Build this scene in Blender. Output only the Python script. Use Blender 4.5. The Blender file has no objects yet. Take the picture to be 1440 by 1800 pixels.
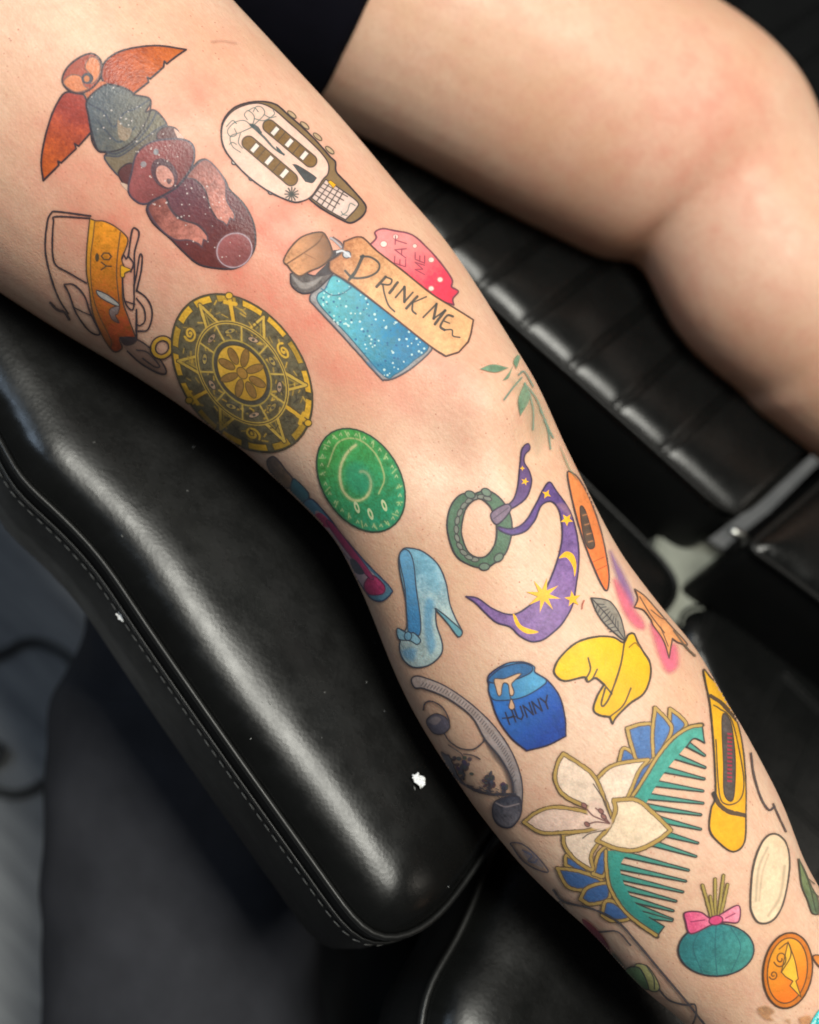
import bpy, bmesh, math, random
import numpy as np
from mathutils import Vector, Matrix
from mathutils.bvhtree import BVHTree

scene = bpy.context.scene
col = scene.collection
random.seed(5)
rng = np.random.default_rng(7)
R_ = math.radians

# ------------------------------------------------------------ camera
FPX = 2195.0                      # focal length in pixels of the 1440 x 1800 photograph
TILT, ROLL = R_(35), R_(45)       # tilt from straight down, and where straight down lies in the frame
CAM = np.array([0.0, 0.0, 1.20])
s_, c_ = math.sin(TILT), math.cos(TILT)
ca, sa = math.cos(ROLL), math.sin(ROLL)
Zw = np.array([s_*ca, s_*sa, c_])
Yw = np.array([c_*ca, c_*sa, -s_])
Xw = np.cross(Yw, Zw)
ROT = np.array([Xw, Yw, Zw])      # camera axes -> world

cam_d = bpy.data.cameras.new('camera')
cam_d.sensor_fit = 'VERTICAL'
cam_d.sensor_height = 36.0
cam_d.lens = 36.0 * FPX / 1800.0
cam_d.clip_start = 0.02
cam_d.clip_end = 50
cam_d.dof.use_dof = True
cam_d.dof.focus_distance = 0.50
cam_d.dof.aperture_fstop = 4.6
cam_o = bpy.data.objects.new('camera', cam_d)
col.objects.link(cam_o)
M4 = Matrix.Identity(4)
for i in range(3):
    for j in range(3):
        M4[i][j] = ROT[i][j]
    M4[i][3] = CAM[i]
cam_o.matrix_world = M4
scene.camera = cam_o

def ray(px, py):
    return ROT @ np.array([(px-720)/FPX, -(py-900)/FPX, -1.0])
def at_z(px, py, z):
    d = ray(px, py)
    return CAM + d * ((z-CAM[2])/d[2])
def at_t(px, py, t):
    return CAM + ray(px, py)*t
def depth_z(px, py, z):
    d = ray(px, py)
    return (z-CAM[2])/d[2]

# ------------------------------------------------------------ world, lamps, exposure
w = bpy.data.worlds.new('World')
scene.world = w
w.use_nodes = True
bg = w.node_tree.nodes['Background']
bg.inputs[0].default_value = (0.95, 0.97, 1.0, 1)
bg.inputs[1].default_value = 0.06
scene.view_settings.view_transform = 'Standard'
scene.view_settings.look = 'None'
scene.view_settings.exposure = -0.02
scene.view_settings.gamma = 1.0

def area(name, loc, target, sx, sy, power, colr):
    l = bpy.data.lights.new(name, 'AREA')
    l.shape = 'RECTANGLE'; l.size = sx; l.size_y = sy
    l.energy = power; l.color = colr
    o = bpy.data.objects.new(name, l)
    col.objects.link(o)
    o.location = loc
    d = Vector(target) - Vector(loc)
    o.rotation_euler = d.to_track_quat('-Z', 'Y').to_euler()
    return o
KNEE = at_z(800, 800, 0.75)
def rel(dx_img, dy_img, h):
    """point placed relative to the knee: dx to image right, dy to image up (both horizontal), h above it"""
    rt = ROT @ np.array([1.0, 0, 0]); rt[2] = 0; rt /= np.linalg.norm(rt)
    up = ROT @ np.array([0, 1.0, 0]); up[2] = 0
    up = up - rt*np.dot(up, rt); up /= np.linalg.norm(up)
    p = KNEE + rt*dx_img + up*dy_img
    return (p[0], p[1], KNEE[2]+h)
area('ceiling_lamp', rel(-0.22, -0.18, 1.70), KNEE, 0.95, 0.42, 44, (1.0, 0.985, 0.895))
area('ceiling_lamp', rel(1.7, -0.3, 1.6), KNEE, 0.9, 0.5, 8, (1.0, 0.92, 0.80))  # fill lamp, added to brighten the right side of the leg
area('window_lamp', rel(-1.45, 0.05, 1.45), KNEE, 0.42, 0.42, 7, (0.62, 0.79, 1.0))

# ------------------------------------------------------------ helpers
def lin(c):
    c = np.asarray(c, dtype=float)/255.0
    return np.where(c <= 0.04045, c/12.92, ((c+0.055)/1.055)**2.4)

def link(o, parent=None):
    col.objects.link(o)
    if parent is not None:
        o.parent = parent
    return o
def empty(name, loc, label, cat, group=None):
    o = bpy.data.objects.new(name, None)
    o.location = loc
    o['label'] = label; o['category'] = cat
    if group: o['group'] = group
    o.empty_display_size = 0.05
    return link(o)
def mesh_obj(name, verts, faces, mat, parent=None, smooth=True, label=None, kind=None):
    me = bpy.data.meshes.new(name)
    me.from_pydata([tuple(map(float, v)) for v in verts], [], faces)
    me.validate()
    if smooth:
        me.polygons.foreach_set('use_smooth', [True]*len(me.polygons))
    if mat: me.materials.append(mat)
    o = bpy.data.objects.new(name, me)
    if label: o['label'] = label
    if kind: o['kind'] = kind
    link(o, parent)
    if parent is not None:
        o.matrix_parent_inverse = Matrix.Translation(parent.location).inverted()
    return o
def norm(v):
    return v/np.linalg.norm(v)
def crom(pts, closed, n=8):
    pts = np.asarray(pts, float); N = len(pts); out = []
    if N < 3 and not closed:
        return pts
    segs = N if closed else N-1
    for i in range(segs):
        if closed:
            p0, p1, p2, p3 = pts[(i-1) % N], pts[i], pts[(i+1) % N], pts[(i+2) % N]
        else:
            p1, p2 = pts[i], pts[i+1]
            p0 = pts[i-1] if i > 0 else 2*p1-p2
            p3 = pts[i+2] if i+2 < N else 2*p2-p1
        t = np.linspace(0, 1, n, endpoint=False)[:, None]
        out.append(0.5*((2*p1)+(-p0+p2)*t+(2*p0-5*p1+4*p2-p3)*t**2+(-p0+3*p1-3*p2+p3)*t**3))
    out = np.vstack(out)
    if not closed: out = np.vstack([out, pts[-1]])
    return out
def tube(path, rad, k=8, closed=False, cap=True):
    path = np.asarray(path, float); n = len(path)
    rad = np.broadcast_to(np.asarray(rad, float), (n,))
    vs, fs = [], []
    prev = None
    for i in range(n):
        if closed: t = path[(i+1) % n]-path[i-1]
        else: t = path[min(i+1, n-1)]-path[max(i-1, 0)]
        t = norm(t)
        if prev is None:
            a = np.array([0, 0, 1.0])
            if abs(t[2]) > 0.9: a = np.array([1.0, 0, 0])
        else: a = prev
        a = norm(a-t*np.dot(a, t)); prev = a
        b = np.cross(t, a)
        for j in range(k):
            an = 2*math.pi*j/k
            vs.append(path[i]+rad[i]*(a*math.cos(an)+b*math.sin(an)))
    m = n if closed else n-1
    for i in range(m):
        for j in range(k):
            i2 = (i+1) % n
            fs.append((i*k+j, i*k+(j+1) % k, i2*k+(j+1) % k, i2*k+j))
    if cap and not closed:
        fs.append(tuple(range(k))[::-1]); fs.append(tuple((n-1)*k+j for j in range(k)))
    return vs, fs
def merge(parts):
    V, F = [], []
    for v, f in parts:
        o = len(V); V += list(v); F += [tuple(i+o for i in q) for q in f]
    return V, F

# ------------------------------------------------------------ materials
class NT:
    def __init__(s, tree): s.t = tree
    def n(s, typ, **kw):
        nd = s.t.nodes.new(typ)
        for k, v in kw.items(): setattr(nd, k, v)
        return nd
    def l(s, a, b): s.t.links.new(a, b)
    def mix(s, fac, a, b, mode='MIX'):
        m = s.n('ShaderNodeMix', data_type='RGBA', blend_type=mode)
        for sock, v in ((m.inputs[0], fac), (m.inputs[6], a), (m.inputs[7], b)):
            if isinstance(v, bpy.types.NodeSocket): s.l(v, sock)
            elif isinstance(v, (int, float)): sock.default_value = v
            else: sock.default_value = (*v[:3], 1)
        return m.outputs[2]
    def math(s, op, a, b=0.0, clamp=False):
        m = s.n('ShaderNodeMath', operation=op); m.use_clamp = clamp
        for sock, v in ((m.inputs[0], a), (m.inputs[1], b)):
            if isinstance(v, bpy.types.NodeSocket): s.l(v, sock)
            else: sock.default_value = v
        return m.outputs[0]
    def noise(s, vec, scale, detail=3, rough=0.5):
        m = s.n('ShaderNodeTexNoise'); m.inputs['Scale'].default_value = scale
        m.inputs['Detail'].default_value = detail; m.inputs['Roughness'].default_value = rough
        if vec is not None: s.l(vec, m.inputs['Vector'])
        return m.outputs['Fac']
    def ramp(s, fac, stops):
        r = s.n('ShaderNodeMapRange'); r.inputs[1].default_value = stops[0]; r.inputs[2].default_value = stops[1]
        r.inputs[3].default_value = stops[2]; r.inputs[4].default_value = stops[3]
        s.l(fac, r.inputs[0]); return r.outputs[0]
    def bump(s, h, strength, dist, normal=None):
        b = s.n('ShaderNodeBump'); b.inputs['Strength'].default_value = strength; b.inputs['Distance'].default_value = dist
        s.l(h, b.inputs['Height'])
        if normal is not None: s.l(normal, b.inputs['Normal'])
        return b.outputs[0]
def new_mat(name):
    m = bpy.data.materials.new(name); m.use_nodes = True
    t = m.node_tree; b = t.nodes['Principled BSDF']
    return m, NT(t), b

# --- skin group: colour and normal from object coordinates; 'flush' is the reddened skin round fresh ink
def skin_group():
    g = bpy.data.node_groups.new('skin', 'ShaderNodeTree')
    g.interface.new_socket('Color', in_out='OUTPUT', socket_type='NodeSocketColor')
    g.interface.new_socket('Normal', in_out='OUTPUT', socket_type='NodeSocketVector')
    g.interface.new_socket('Roughness', in_out='OUTPUT', socket_type='NodeSocketFloat')
    k = NT(g); out = k.n('NodeGroupOutput')
    vec = k.n('ShaderNodeTexCoord').outputs['Object']
    big = k.noise(vec, 14, 3); mid = k.noise(vec, 70, 4, 0.6); fine = k.noise(vec, 420, 3, 0.6)
    pale, tan, pink = lin((225, 192, 166)), lin((215, 175, 145)), lin((213, 161, 141))
    c1 = k.mix(k.ramp(big, (0.38, 0.62, 0, 1)), pale, tan)
    c1 = k.mix(k.math('MULTIPLY', k.ramp(mid, (0.45, 0.75, 0, 1)), 0.45), c1, pink)
    fl = k.n('ShaderNodeAttribute', attribute_name='flush').outputs['Fac']
    flm = k.math('MULTIPLY', fl, k.ramp(mid, (0.3, 0.7, 0.55, 1.0)), True)
    c1 = k.mix(flm, c1, lin((208, 112, 92)))
    c1 = k.mix(k.math('MULTIPLY', k.ramp(fine, (0.35, 0.75, 0, 1)), 0.22), c1, lin((184, 122, 96)))
    vor = k.n('ShaderNodeTexVoronoi'); vor.inputs['Scale'].default_value = 330; k.l(vec, vor.inputs['Vector'])
    mpv = k.n('ShaderNodeMapping'); mpv.inputs['Rotation'].default_value = (0, 0, 0.35); mpv.inputs['Scale'].default_value = (180, 1300, 300); k.l(vec, mpv.inputs['Vector'])
    streak = k.noise(mpv.outputs[0], 1.0, 3, 0.6)
    c1 = k.mix(k.math('MULTIPLY', k.ramp(streak, (0.42, 0.7, 0, 1)), 0.30), c1, lin((196, 146, 120)))
    c1 = k.mix(k.math('MULTIPLY', k.ramp(k.noise(vec, 160, 4, 0.65), (0.5, 0.72, 0, 1)), 0.22), c1, lin((206, 136, 116)))
    spots = k.math('MULTIPLY', k.ramp(vor.outputs['Distance'], (0.05, 0.17, 1, 0)), k.ramp(k.noise(vec, 60, 2), (0.42, 0.65, 0.05, 0.75)), True)
    c1 = k.mix(spots, c1, lin((170, 96, 78)))
    k.l(c1, out.inputs['Color'])
    pore = k.n('ShaderNodeTexVoronoi'); pore.inputs['Scale'].default_value = 900; k.l(vec, pore.inputs['Vector'])
    h = k.math('ADD', k.math('MULTIPLY', pore.outputs['Distance'], 0.5), k.noise(vec, 600, 4, 0.7))
    n1 = k.bump(h, 0.42, 0.0003)
    n2 = k.bump(k.noise(vec, 60, 3), 0.25, 0.0008, n1)
    k.l(n2, out.inputs['Normal'])
    k.l(k.ramp(mid, (0.3, 0.7, 0.42, 0.56)), out.inputs['Roughness'])
    return g
SKIN_G = skin_group()
def skin_mat(name, ink=False, gloss=0.0):
    m, k, b = new_mat(name)
    g = k.n('ShaderNodeGroup'); g.node_tree = SKIN_G
    colr = g.outputs['Color']; rough = g.outputs['Roughness']; nrm = g.outputs['Normal']
    if ink:
        a = k.n('ShaderNodeAttribute', attribute_name='ink')
        vec = k.n('ShaderNodeTexCoord').outputs['Object']
        dens = k.ramp(k.noise(vec, 260, 4, 0.65), (0.3, 0.7, 0.93, 1.0))
        tone = k.ramp(k.noise(vec, 150, 4, 0.7), (0.25, 0.75, 0.88, 1.1))
        ic = k.n('ShaderNodeVectorMath', operation='SCALE'); k.l(a.outputs['Color'], ic.inputs[0]); k.l(tone, ic.inputs['Scale'])
        colr = ic.outputs[0]
        k.l(k.math('MULTIPLY', a.outputs['Alpha'], dens), b.inputs['Alpha'])
        if gloss:
            wet = k.noise(vec, 900, 3, 0.6)
            nrm = k.bump(wet, 0.15, 0.0004, nrm)
            sub = k.math('SUBTRACT', rough, k.math('MULTIPLY', a.outputs['Alpha'], gloss), True)
            rough = sub
    k.l(colr, b.inputs['Base Color']); k.l(rough, b.inputs['Roughness']); k.l(nrm, b.inputs['Normal'])
    b.inputs['Specular IOR Level'].default_value = (0.30 if gloss else 0.20) if ink else 0.36
    b.inputs['Subsurface Weight'].default_value = 0.12
    b.inputs['Subsurface Radius'].default_value = (1.0, 0.35, 0.2)
    b.inputs['Subsurface Scale'].default_value = 0.004
    return m
SKIN = skin_mat('skin')
INK = skin_mat('inked_skin', True)
INK_WET = skin_mat('fresh_inked_skin', True, 0.12)

def leather(name, base=(0.0035, 0.0037, 0.0036), rough=0.26):
    m, k, b = new_mat(name)
    vec = k.n('ShaderNodeTexCoord').outputs['Object']
    v = k.n('ShaderNodeTexVoronoi'); v.inputs['Scale'].default_value = 520; k.l(vec, v.inputs['Vector'])
    h = k.math('ADD', v.outputs['Distance'], k.noise(vec, 300, 4, 0.7))
    k.l(k.bump(k.noise(vec, 24, 2), 0.07, 0.002, k.bump(h, 0.09, 0.0003)), b.inputs['Normal'])
    wear = k.noise(vec, 18, 5, 0.65)
    k.l(k.mix(k.ramp(wear, (0.4, 0.75, 0, 1)), base, tuple(c*1.5 for c in base)), b.inputs['Base Color'])
    k.l(k.ramp(k.noise(vec, 55, 7, 0.75), (0.3, 0.7, rough-0.05, rough+0.08)), b.inputs['Roughness'])
    b.inputs['Specular IOR Level'].default_value = 0.30
    return m
LEATHER = leather('black_leather')
SIDE = leather('black_side_leather', (0.004, 0.0042, 0.0042), 0.5)
SIDE.node_tree.nodes['Principled BSDF'].inputs['Specular IOR Level'].default_value = 0.12
PIPE = leather('black_piping', (0.006, 0.0062, 0.006), 0.36)
def simple(name, c, rough=0.5, metal=0.0, nscale=80, namp=0.3, bump=0.0):
    m, k, b = new_mat(name)
    vec = k.n('ShaderNodeTexCoord').outputs['Object']
    n = k.noise(vec, nscale, 4, 0.6)
    k.l(k.mix(n, tuple(x*(1-namp) for x in c), tuple(min(1, x*(1+namp)) for x in c)), b.inputs['Base Color'])
    b.inputs['Roughness'].default_value = rough; b.inputs['Metallic'].default_value = metal
    if bump: k.l(k.bump(n, 0.5, bump), b.inputs['Normal'])
    return m
THREAD = simple('grey_thread', (0.11, 0.11, 0.105), 0.7)
STEEL = simple('brushed_steel', (0.62, 0.62, 0.58), 0.28, 1.0)
PLATE = simple('grey_plate', (0.24, 0.25, 0.21), 0.5)
RUBBER = simple('dark_rubber', (0.02, 0.02, 0.02), 0.55)
PAPER = simple('white_paper', (0.8, 0.8, 0.8), 0.8)
def fabric(name, base, scale=900):
    m, k, b = new_mat(name)
    vec = k.n('ShaderNodeTexCoord').outputs['Object']
    wv = k.n('ShaderNodeTexWave'); wv.inputs['Scale'].default_value = scale/3; wv.inputs['Distortion'].default_value = 1.5; k.l(vec, wv.inputs['Vector'])
    n = k.noise(vec, 25, 5, 0.6)
    k.l(k.mix(k.ramp(n, (0.3, 0.7, 0, 1)), tuple(c*0.8 for c in base), tuple(c*1.2 for c in base)), b.inputs['Base Color'])
    k.l(k.bump(k.math('ADD', wv.outputs['Fac'], k.noise(vec, scale, 3)), 0.5, 0.0006), b.inputs['Normal'])
    b.inputs['Roughness'].default_value = 0.9
    b.inputs['Specular IOR Level'].default_value = 0.08
    return m
NAVY = fabric('navy_cloth', (0.003, 0.003, 0.006))
SLATE = fabric('slate_cloth', (0.034, 0.0345, 0.040))
def floor_mat():
    m, k, b = new_mat('grey_vinyl_boards')
    vec = k.n('ShaderNodeTexCoord').outputs['Object']
    mp = k.n('ShaderNodeMapping'); mp.inputs['Rotation'].default_value = (0, 0, 0.0); mp.inputs['Scale'].default_value = (1.5, 22, 1)
    k.l(vec, mp.inputs['Vector'])
    g1 = k.noise(mp.outputs[0], 3, 6, 0.65)
    g2 = k.noise(mp.outputs[0], 14, 5, 0.7)
    g3 = k.noise(vec, 3, 3)
    f = k.math('ADD', k.math('MULTIPLY', g1, 0.6), k.math('MULTIPLY', g2, 0.4))
    c = k.mix(k.ramp(f, (0.35, 0.65, 0, 1)), (0.13, 0.14, 0.155), (0.42, 0.43, 0.44))
    c = k.mix(k.math('MULTIPLY', g3, 0.4), c, (0.28, 0.29, 0.30))
    k.l(c, b.inputs['Base Color']); b.inputs['Roughness'].default_value = 0.42
    k.l(k.bump(g2, 0.2, 0.001), b.inputs['Normal'])
    return m
FLOOR = floor_mat()

# ------------------------------------------------------------ floor
def structure(name, verts, faces, mat):
    o = mesh_obj(name, verts, faces, mat, smooth=False); o['kind'] = 'structure'; return o
structure('floor', [(-6, -6, 0), (6, -6, 0), (6, 6, 0), (-6, 6, 0)], [(0, 1, 2, 3)], FLOOR)

# ------------------------------------------------------------ the person: one body mesh, both legs
PO = at_z(100, -350, 0.72)
person = empty('person', tuple(PO), 'person lying back in dark shorts with one tattooed leg stretched over the black pads', 'person')

def loft(sections, ks=36, flat=0.95):
    """sections: (L px, R px, axis z).  Closed tube whose two silhouettes pass through L and R."""
    C, E, Rr = [], [], []
    for (lx, ly), (rx, ry), z in sections:
        cx, cy = (lx+rx)/2, (ly+ry)/2
        t = depth_z(cx, cy, z)
        C.append(at_t(cx, cy, t)); e = at_t(rx, ry, t)-at_t(lx, ly, t)
        E.append(e); Rr.append(np.linalg.norm(e)/2)
    n = 6
    C = crom(C, False, n); E = crom(E, False, n); Rr = crom(np.array(Rr)[:, None], False, n)[:, 0]
    V, F = [], []
    for i in range(len(C)):
        T = norm(C[min(i+1, len(C)-1)]-C[max(i-1, 0)])
        e = norm(E[i]-T*np.dot(E[i], T)); f = np.cross(T, e)
        rr = Rr[i]*np.dot(e, norm(E[i]))
        for j in range(ks):
            a = 2*math.pi*j/ks
            V.append(C[i]+rr*(e*math.cos(a)+f*flat*math.sin(a)))
    for i in range(len(C)-1):
        for j in range(ks):
            F.append((i*ks+j, i*ks+(j+1) % ks, (i+1)*ks+(j+1) % ks, (i+1)*ks+j))
    F.append(tuple(range(ks))[::-1]); F.append(tuple((len(C)-1)*ks+j for j in range(ks)))
    return V, F
def cr(c, r, d, z):
    """section from a centre, a pixel radius and an axis direction in the picture"""
    dx, dy = d; L = math.hypot(dx, dy); dx, dy = dx/L, dy/L
    return ((c[0]-dy*r, c[1]+dx*r), (c[0]+dy*r, c[1]-dx*r), z)
def ball(c, r, sx=1, sy=1, sz=1):
    V, F = [], []
    nu, nv = 24, 14
    for i in range(nv+1):
        th = math.pi*i/nv
        for j in range(nu):
            ph = 2*math.pi*j/nu
            V.append(np.array(c)+r*np.array([sx*math.sin(th)*math.cos(ph), sy*math.sin(th)*math.sin(ph), sz*math.cos(th)]))
    for i in range(nv):
        for j in range(nu):
            F.append((i*nu+j, (i+1)*nu+j, (i+1)*nu+(j+1) % nu, i*nu+(j+1) % nu))
    return V, F

front = [
    ((-640, 90), (20, -560), .745), ((-450, 210), (140, -370), .75), ((-250, 345), (260, -180), .755), ((-90, 450), (400, -12), .758),
    ((60, 550), (500, 100), .76), ((200, 635), (600, 215), .762), ((330, 720), (700, 338), .764),
    ((440, 805), (788, 445), .766), ((570, 930), (915, 640), .767), ((636, 1035), (990, 785), .764),
    ((704, 1195), (1065, 930), .756), ((740, 1267), (1110, 1005), .754), ((780, 1333), (1170, 1085), .752),
    ((823, 1397), (1220, 1145), .751), ((887, 1480), (1265, 1222), .750), ((940, 1538), (1305, 1285), .749),
    ((1021, 1619), (1355, 1380), .748), ((1102, 1708), (1395, 1480), .747), ((1182, 1780), (1440, 1565), .746),
    ((1270, 1870), (1505, 1690), .745), ((1390, 1990), (1590, 1830), .744), ((1500, 2110), (1690, 1960), .744),
]
thigh2 = [cr((-40, -400), 330, (.878, .479), .735), cr((240, -262), 305, (.878, .479), .735), cr((500, -123), 272, (.878, .479), .735), cr((756, 17), 248, (.878, .479), .735),
          ((900, 375), (1132, -50), .735), ((1000, 425), (1232, 3), .736), ((1085, 470), (1318, 62), .737), ((1140, 505), (1388, 135), .737), ((1166, 540), (1432, 222), .736),
          ((1198, 595), (1482, 305), .734), ((1250, 650), (1535, 345), .731), ((1305, 699), (1585, 370), .728), ((1440, 805), (1700, 480), .724),
          cr((1660, 712), 197, (.78, .62), .721), cr((1770, 805), 176, (.76, .65), .718), cr((1950, 960), 145, (.76, .65), .715)]
hipA = at_z(-280, -260, .735); hipB = at_z(-60, -400, .73)
pelvis = ball((hipA+hipB)/2 + np.array([-0.02, 0.05, 0.0]), .13, 1.05, 1.0, .8)
foot1 = ball(at_z(1640, 2080, .76), .045, 1, 1, 1.6)
foot2 = ball(at_z(2020, 1020, .73), .045, 1, 1, 1.6)

def voxel(parts, size, smooth_iter, name):
    V, F = merge(parts)
    me = bpy.data.meshes.new(name)
    me.from_pydata([tuple(map(float, v)) for v in V], [], F)
    bm = bmesh.new(); bm.from_mesh(me); bmesh.ops.recalc_face_normals(bm, faces=bm.faces); bm.to_mesh(me); bm.free()
    o = bpy.data.objects.new(name, me); col.objects.link(o)
    r = o.modifiers.new('r', 'REMESH'); r.mode = 'VOXEL'; r.voxel_size = size; r.use_smooth_shade = True
    s = o.modifiers.new('s', 'SMOOTH'); s.factor = 0.5; s.iterations = smooth_iter
    dg = bpy.context.evaluated_depsgraph_get()
    em = bpy.data.meshes.new_from_object(o.evaluated_get(dg))
    bpy.data.objects.remove(o); bpy.data.meshes.remove(me)
    em.name = name
    return em
body_me = voxel([loft(front), loft(thigh2), pelvis, foot1, foot2], 0.0026, 14, 'body')
nv = len(body_me.vertices)
co = np.empty(nv*3); body_me.vertices.foreach_get('co', co); co = co.reshape(-1, 3)
no = np.empty(nv*3); body_me.vertices.foreach_get('normal', no); no = no.reshape(-1, 3)
def hit(bv, px, py):
    d = ray(px, py)
    return bv.ray_cast(Vector(CAM), Vector(d).normalized())
# soften the fold behind the bent knee
me_e = np.empty(len(body_me.edges)*2, np.int32); body_me.edges.foreach_get('vertices', me_e); me_e = me_e.reshape(-1, 2)
deg = np.zeros(nv); np.add.at(deg, me_e[:, 0], 1); np.add.at(deg, me_e[:, 1], 1)
fold = np.array(at_z(1260, 330, .75))
wgt = np.clip(1.6-np.linalg.norm(co-fold, axis=1)/.085, 0, 1)[:, None]*.5
for _ in range(220):
    acc = np.zeros_like(co); np.add.at(acc, me_e[:, 0], co[me_e[:, 1]]); np.add.at(acc, me_e[:, 1], co[me_e[:, 0]])
    co += wgt*(acc/deg[:, None]-co)
body_me.vertices.foreach_set('co', co.ravel()); body_me.update()
no = np.empty(nv*3); body_me.vertices.foreach_get('normal', no); no = no.reshape(-1, 3)
bvh0 = BVHTree.FromPolygons([tuple(v) for v in co], [tuple(p.vertices) for p in body_me.polygons])
# muscle and bone relief: kneecap, hollows beside it, shin, thigh muscle
BUMPS = [(850, 702, .017, .0070), (905, 680, .012, .0024), (808, 815, .013, -.0056), (925, 795, .011, -.0060), (745, 720, .016, -.0030), (868, 810, .010, .0014), (900, 600, .02, -.0010), (930, 860, .018, .0022),
         (620, 420, .06, .0025), (1060, 1240, .07, .0018), (650, 800, .03, -.0012),
         (1255, 180, .024, -.0016), (1330, 210, .024, .0022), (1400, 280, .024, -.0020), (1330, 110, .024, .0014)]
for px, py, rad, amp in BUMPS:
    h = hit(bvh0, px, py)
    if h[0] is None: continue
    d2 = ((co-np.array(h[0]))**2).sum(1)
    co += no*(amp*np.exp(-d2/(2*rad*rad)))[:, None]
body_me.vertices.foreach_set('co', co.ravel()); body_me.update()
no = np.empty(nv*3); body_me.vertices.foreach_get('normal', no); no = no.reshape(-1, 3)
polys = [tuple(p.vertices) for p in body_me.polygons]
BV = BVHTree.FromPolygons([tuple(v) for v in co], polys)
# reddened skin round the fresh tattoos and over the knees
FLUSH = [(330, 300, .055, .22), (520, 450, .05, .20), (180, 430, .04, .22), (420, 150, .05, .12), (1100, 230, .09, .16), (1250, 170, .03, .25), (1380, 560, .09, .12), (340, 200, .012, .55), (250, 380, .016, .6), (470, 330, .016, .55), (130, 330, .014, .5), (480, 470, .015, .75), (180, 480, .016, .5), (540, 560, .014, .7),
         (620, 660, .014, .65), (720, 660, .014, .55), (600, 380, .014, .5), (400, 480, .014, .5), (830, 640, .012, .55), (640, 560, .02, .3), (820, 770, .012, .22),
         (350, 90, .018, .3), (90, 200, .014, .25), (580, 300, .014, .35), (560, 1000, .02, .25), (720, 1240, .025, .25), (1320, 330, .03, .25),
         (1250, 180, .025, .5), (1060, 300, .04, .2), (1360, 620, .05, .15)]
FL3 = []
for px, py, rad, amp in FLUSH:
    h = hit(BV, px, py)
    if h[0] is not None: FL3.append((np.array(h[0]), rad, amp))
def flush_of(P):
    f = np.zeros(len(P))
    for c, rad, amp in FL3:
        f = np.maximum(f, 0) + .62*amp*np.exp(-((P-c)**2).sum(1)/(2*rad*rad))
    return np.clip(f, 0, 0.95)
at = body_me.attributes.new('flush', 'FLOAT', 'POINT'); at.data.foreach_set('value', flush_of(co).astype(np.float32))
body_me.materials.clear(); body_me.materials.append(SKIN)
body = link(bpy.data.objects.new('body', body_me), person)
body.matrix_parent_inverse = Matrix.Translation(person.location).inverted()

# shorts: over the hips and the far thigh down to the hem
def grow(sec, k):
    (a, b), (c, d), z = sec
    mx, my = (a+c)/2, (b+d)/2
    return ((mx+(a-mx)*k, my+(b-my)*k), (mx+(c-mx)*k, my+(d-my)*k), z)
sh2 = [grow(s, 1.1) for s in (cr((-40, -400), 330, (.878, .479), .735), cr((240, -262), 305, (.878, .479), .735), cr((500, -123), 272, (.878, .479), .735), cr((650, -42), 258, (.9, .43), .735))]
sh1 = [grow(front[0], 1.1), grow(front[1], 1.08)]
crotch = ball(at_z(470, -10, .672), .06, 1, 1, .8)
sh_me = voxel([loft(sh2), loft(sh1), ball((hipA+hipB)/2 + np.array([-0.02, 0.05, 0.0]), .142, 1.05, 1.0, .8), crotch], 0.004, 8, 'shorts')
sh_me.materials.clear(); sh_me.materials.append(NAVY)
shorts = link(bpy.data.objects.new('shorts', sh_me), person)
shorts.matrix_parent_inverse = Matrix.Translation(person.location).inverted()

# ------------------------------------------------------------ the padded chair
CO = at_z(700, 1100, 0.0)
chair = empty('tattoo_chair', tuple(CO), 'black leather studio chair with separate padded leg rests and stitched seat cushions', 'chair')

def resample(pts, step):
    pts = np.asarray(pts, float)
    seg = np.linalg.norm(np.roll(pts, -1, 0)-pts, axis=1); cum = np.concatenate([[0], np.cumsum(seg)])
    n = max(24, int(cum[-1]/step)); tt = np.linspace(0, cum[-1], n, endpoint=False)
    cl = np.vstack([pts, pts[0]])
    return np.stack([np.interp(tt, cum, cl[:, i]) for i in range(pts.shape[1])], 1)
def outline_world(px, z, n=10, step=.006, sm=2):
    w2 = np.array([at_z(x, y, z)[:2] for x, y in px])
    w2 = resample(crom(w2, True, n), step)
    for _ in range(sm):
        w2 = (np.roll(w2, 1, 0)+2*w2+np.roll(w2, -1, 0))/4
    a = 0.5*np.sum(w2[:, 0]*np.roll(w2[:, 1], -1)-np.roll(w2[:, 0], -1)*w2[:, 1])
    if a < 0: w2 = w2[::-1]
    return w2
def inward(w2):
    t = np.roll(w2, -1, 0)-np.roll(w2, 1, 0)
    t /= np.linalg.norm(t, axis=1)[:, None]
    return np.stack([-t[:, 1], t[:, 0]], 1)
from mathutils.geometry import delaunay_2d_cdt
def inside(P, poly):
    x, y = P[:, 0], P[:, 1]; c = np.zeros(len(P), bool)
    for (x1, y1), (x2, y2) in zip(poly, np.roll(poly, -1, 0)):
        if y1 == y2: continue
        c ^= ((y1 > y) != (y2 > y)) & (x < (x2-x1)*(y-y1)/(y2-y1)+x1)
    return c
def dist_poly(P, poly):
    d = np.full(len(P), 1e9)
    for a, b in zip(poly, np.roll(poly, -1, 0)):
        ab = b-a; t = np.clip(((P-a)@ab)/max(ab@ab, 1e-12), 0, 1)
        d = np.minimum(d, ((P-a-t[:, None]*ab)**2).sum(1))
    return np.sqrt(d)
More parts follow.
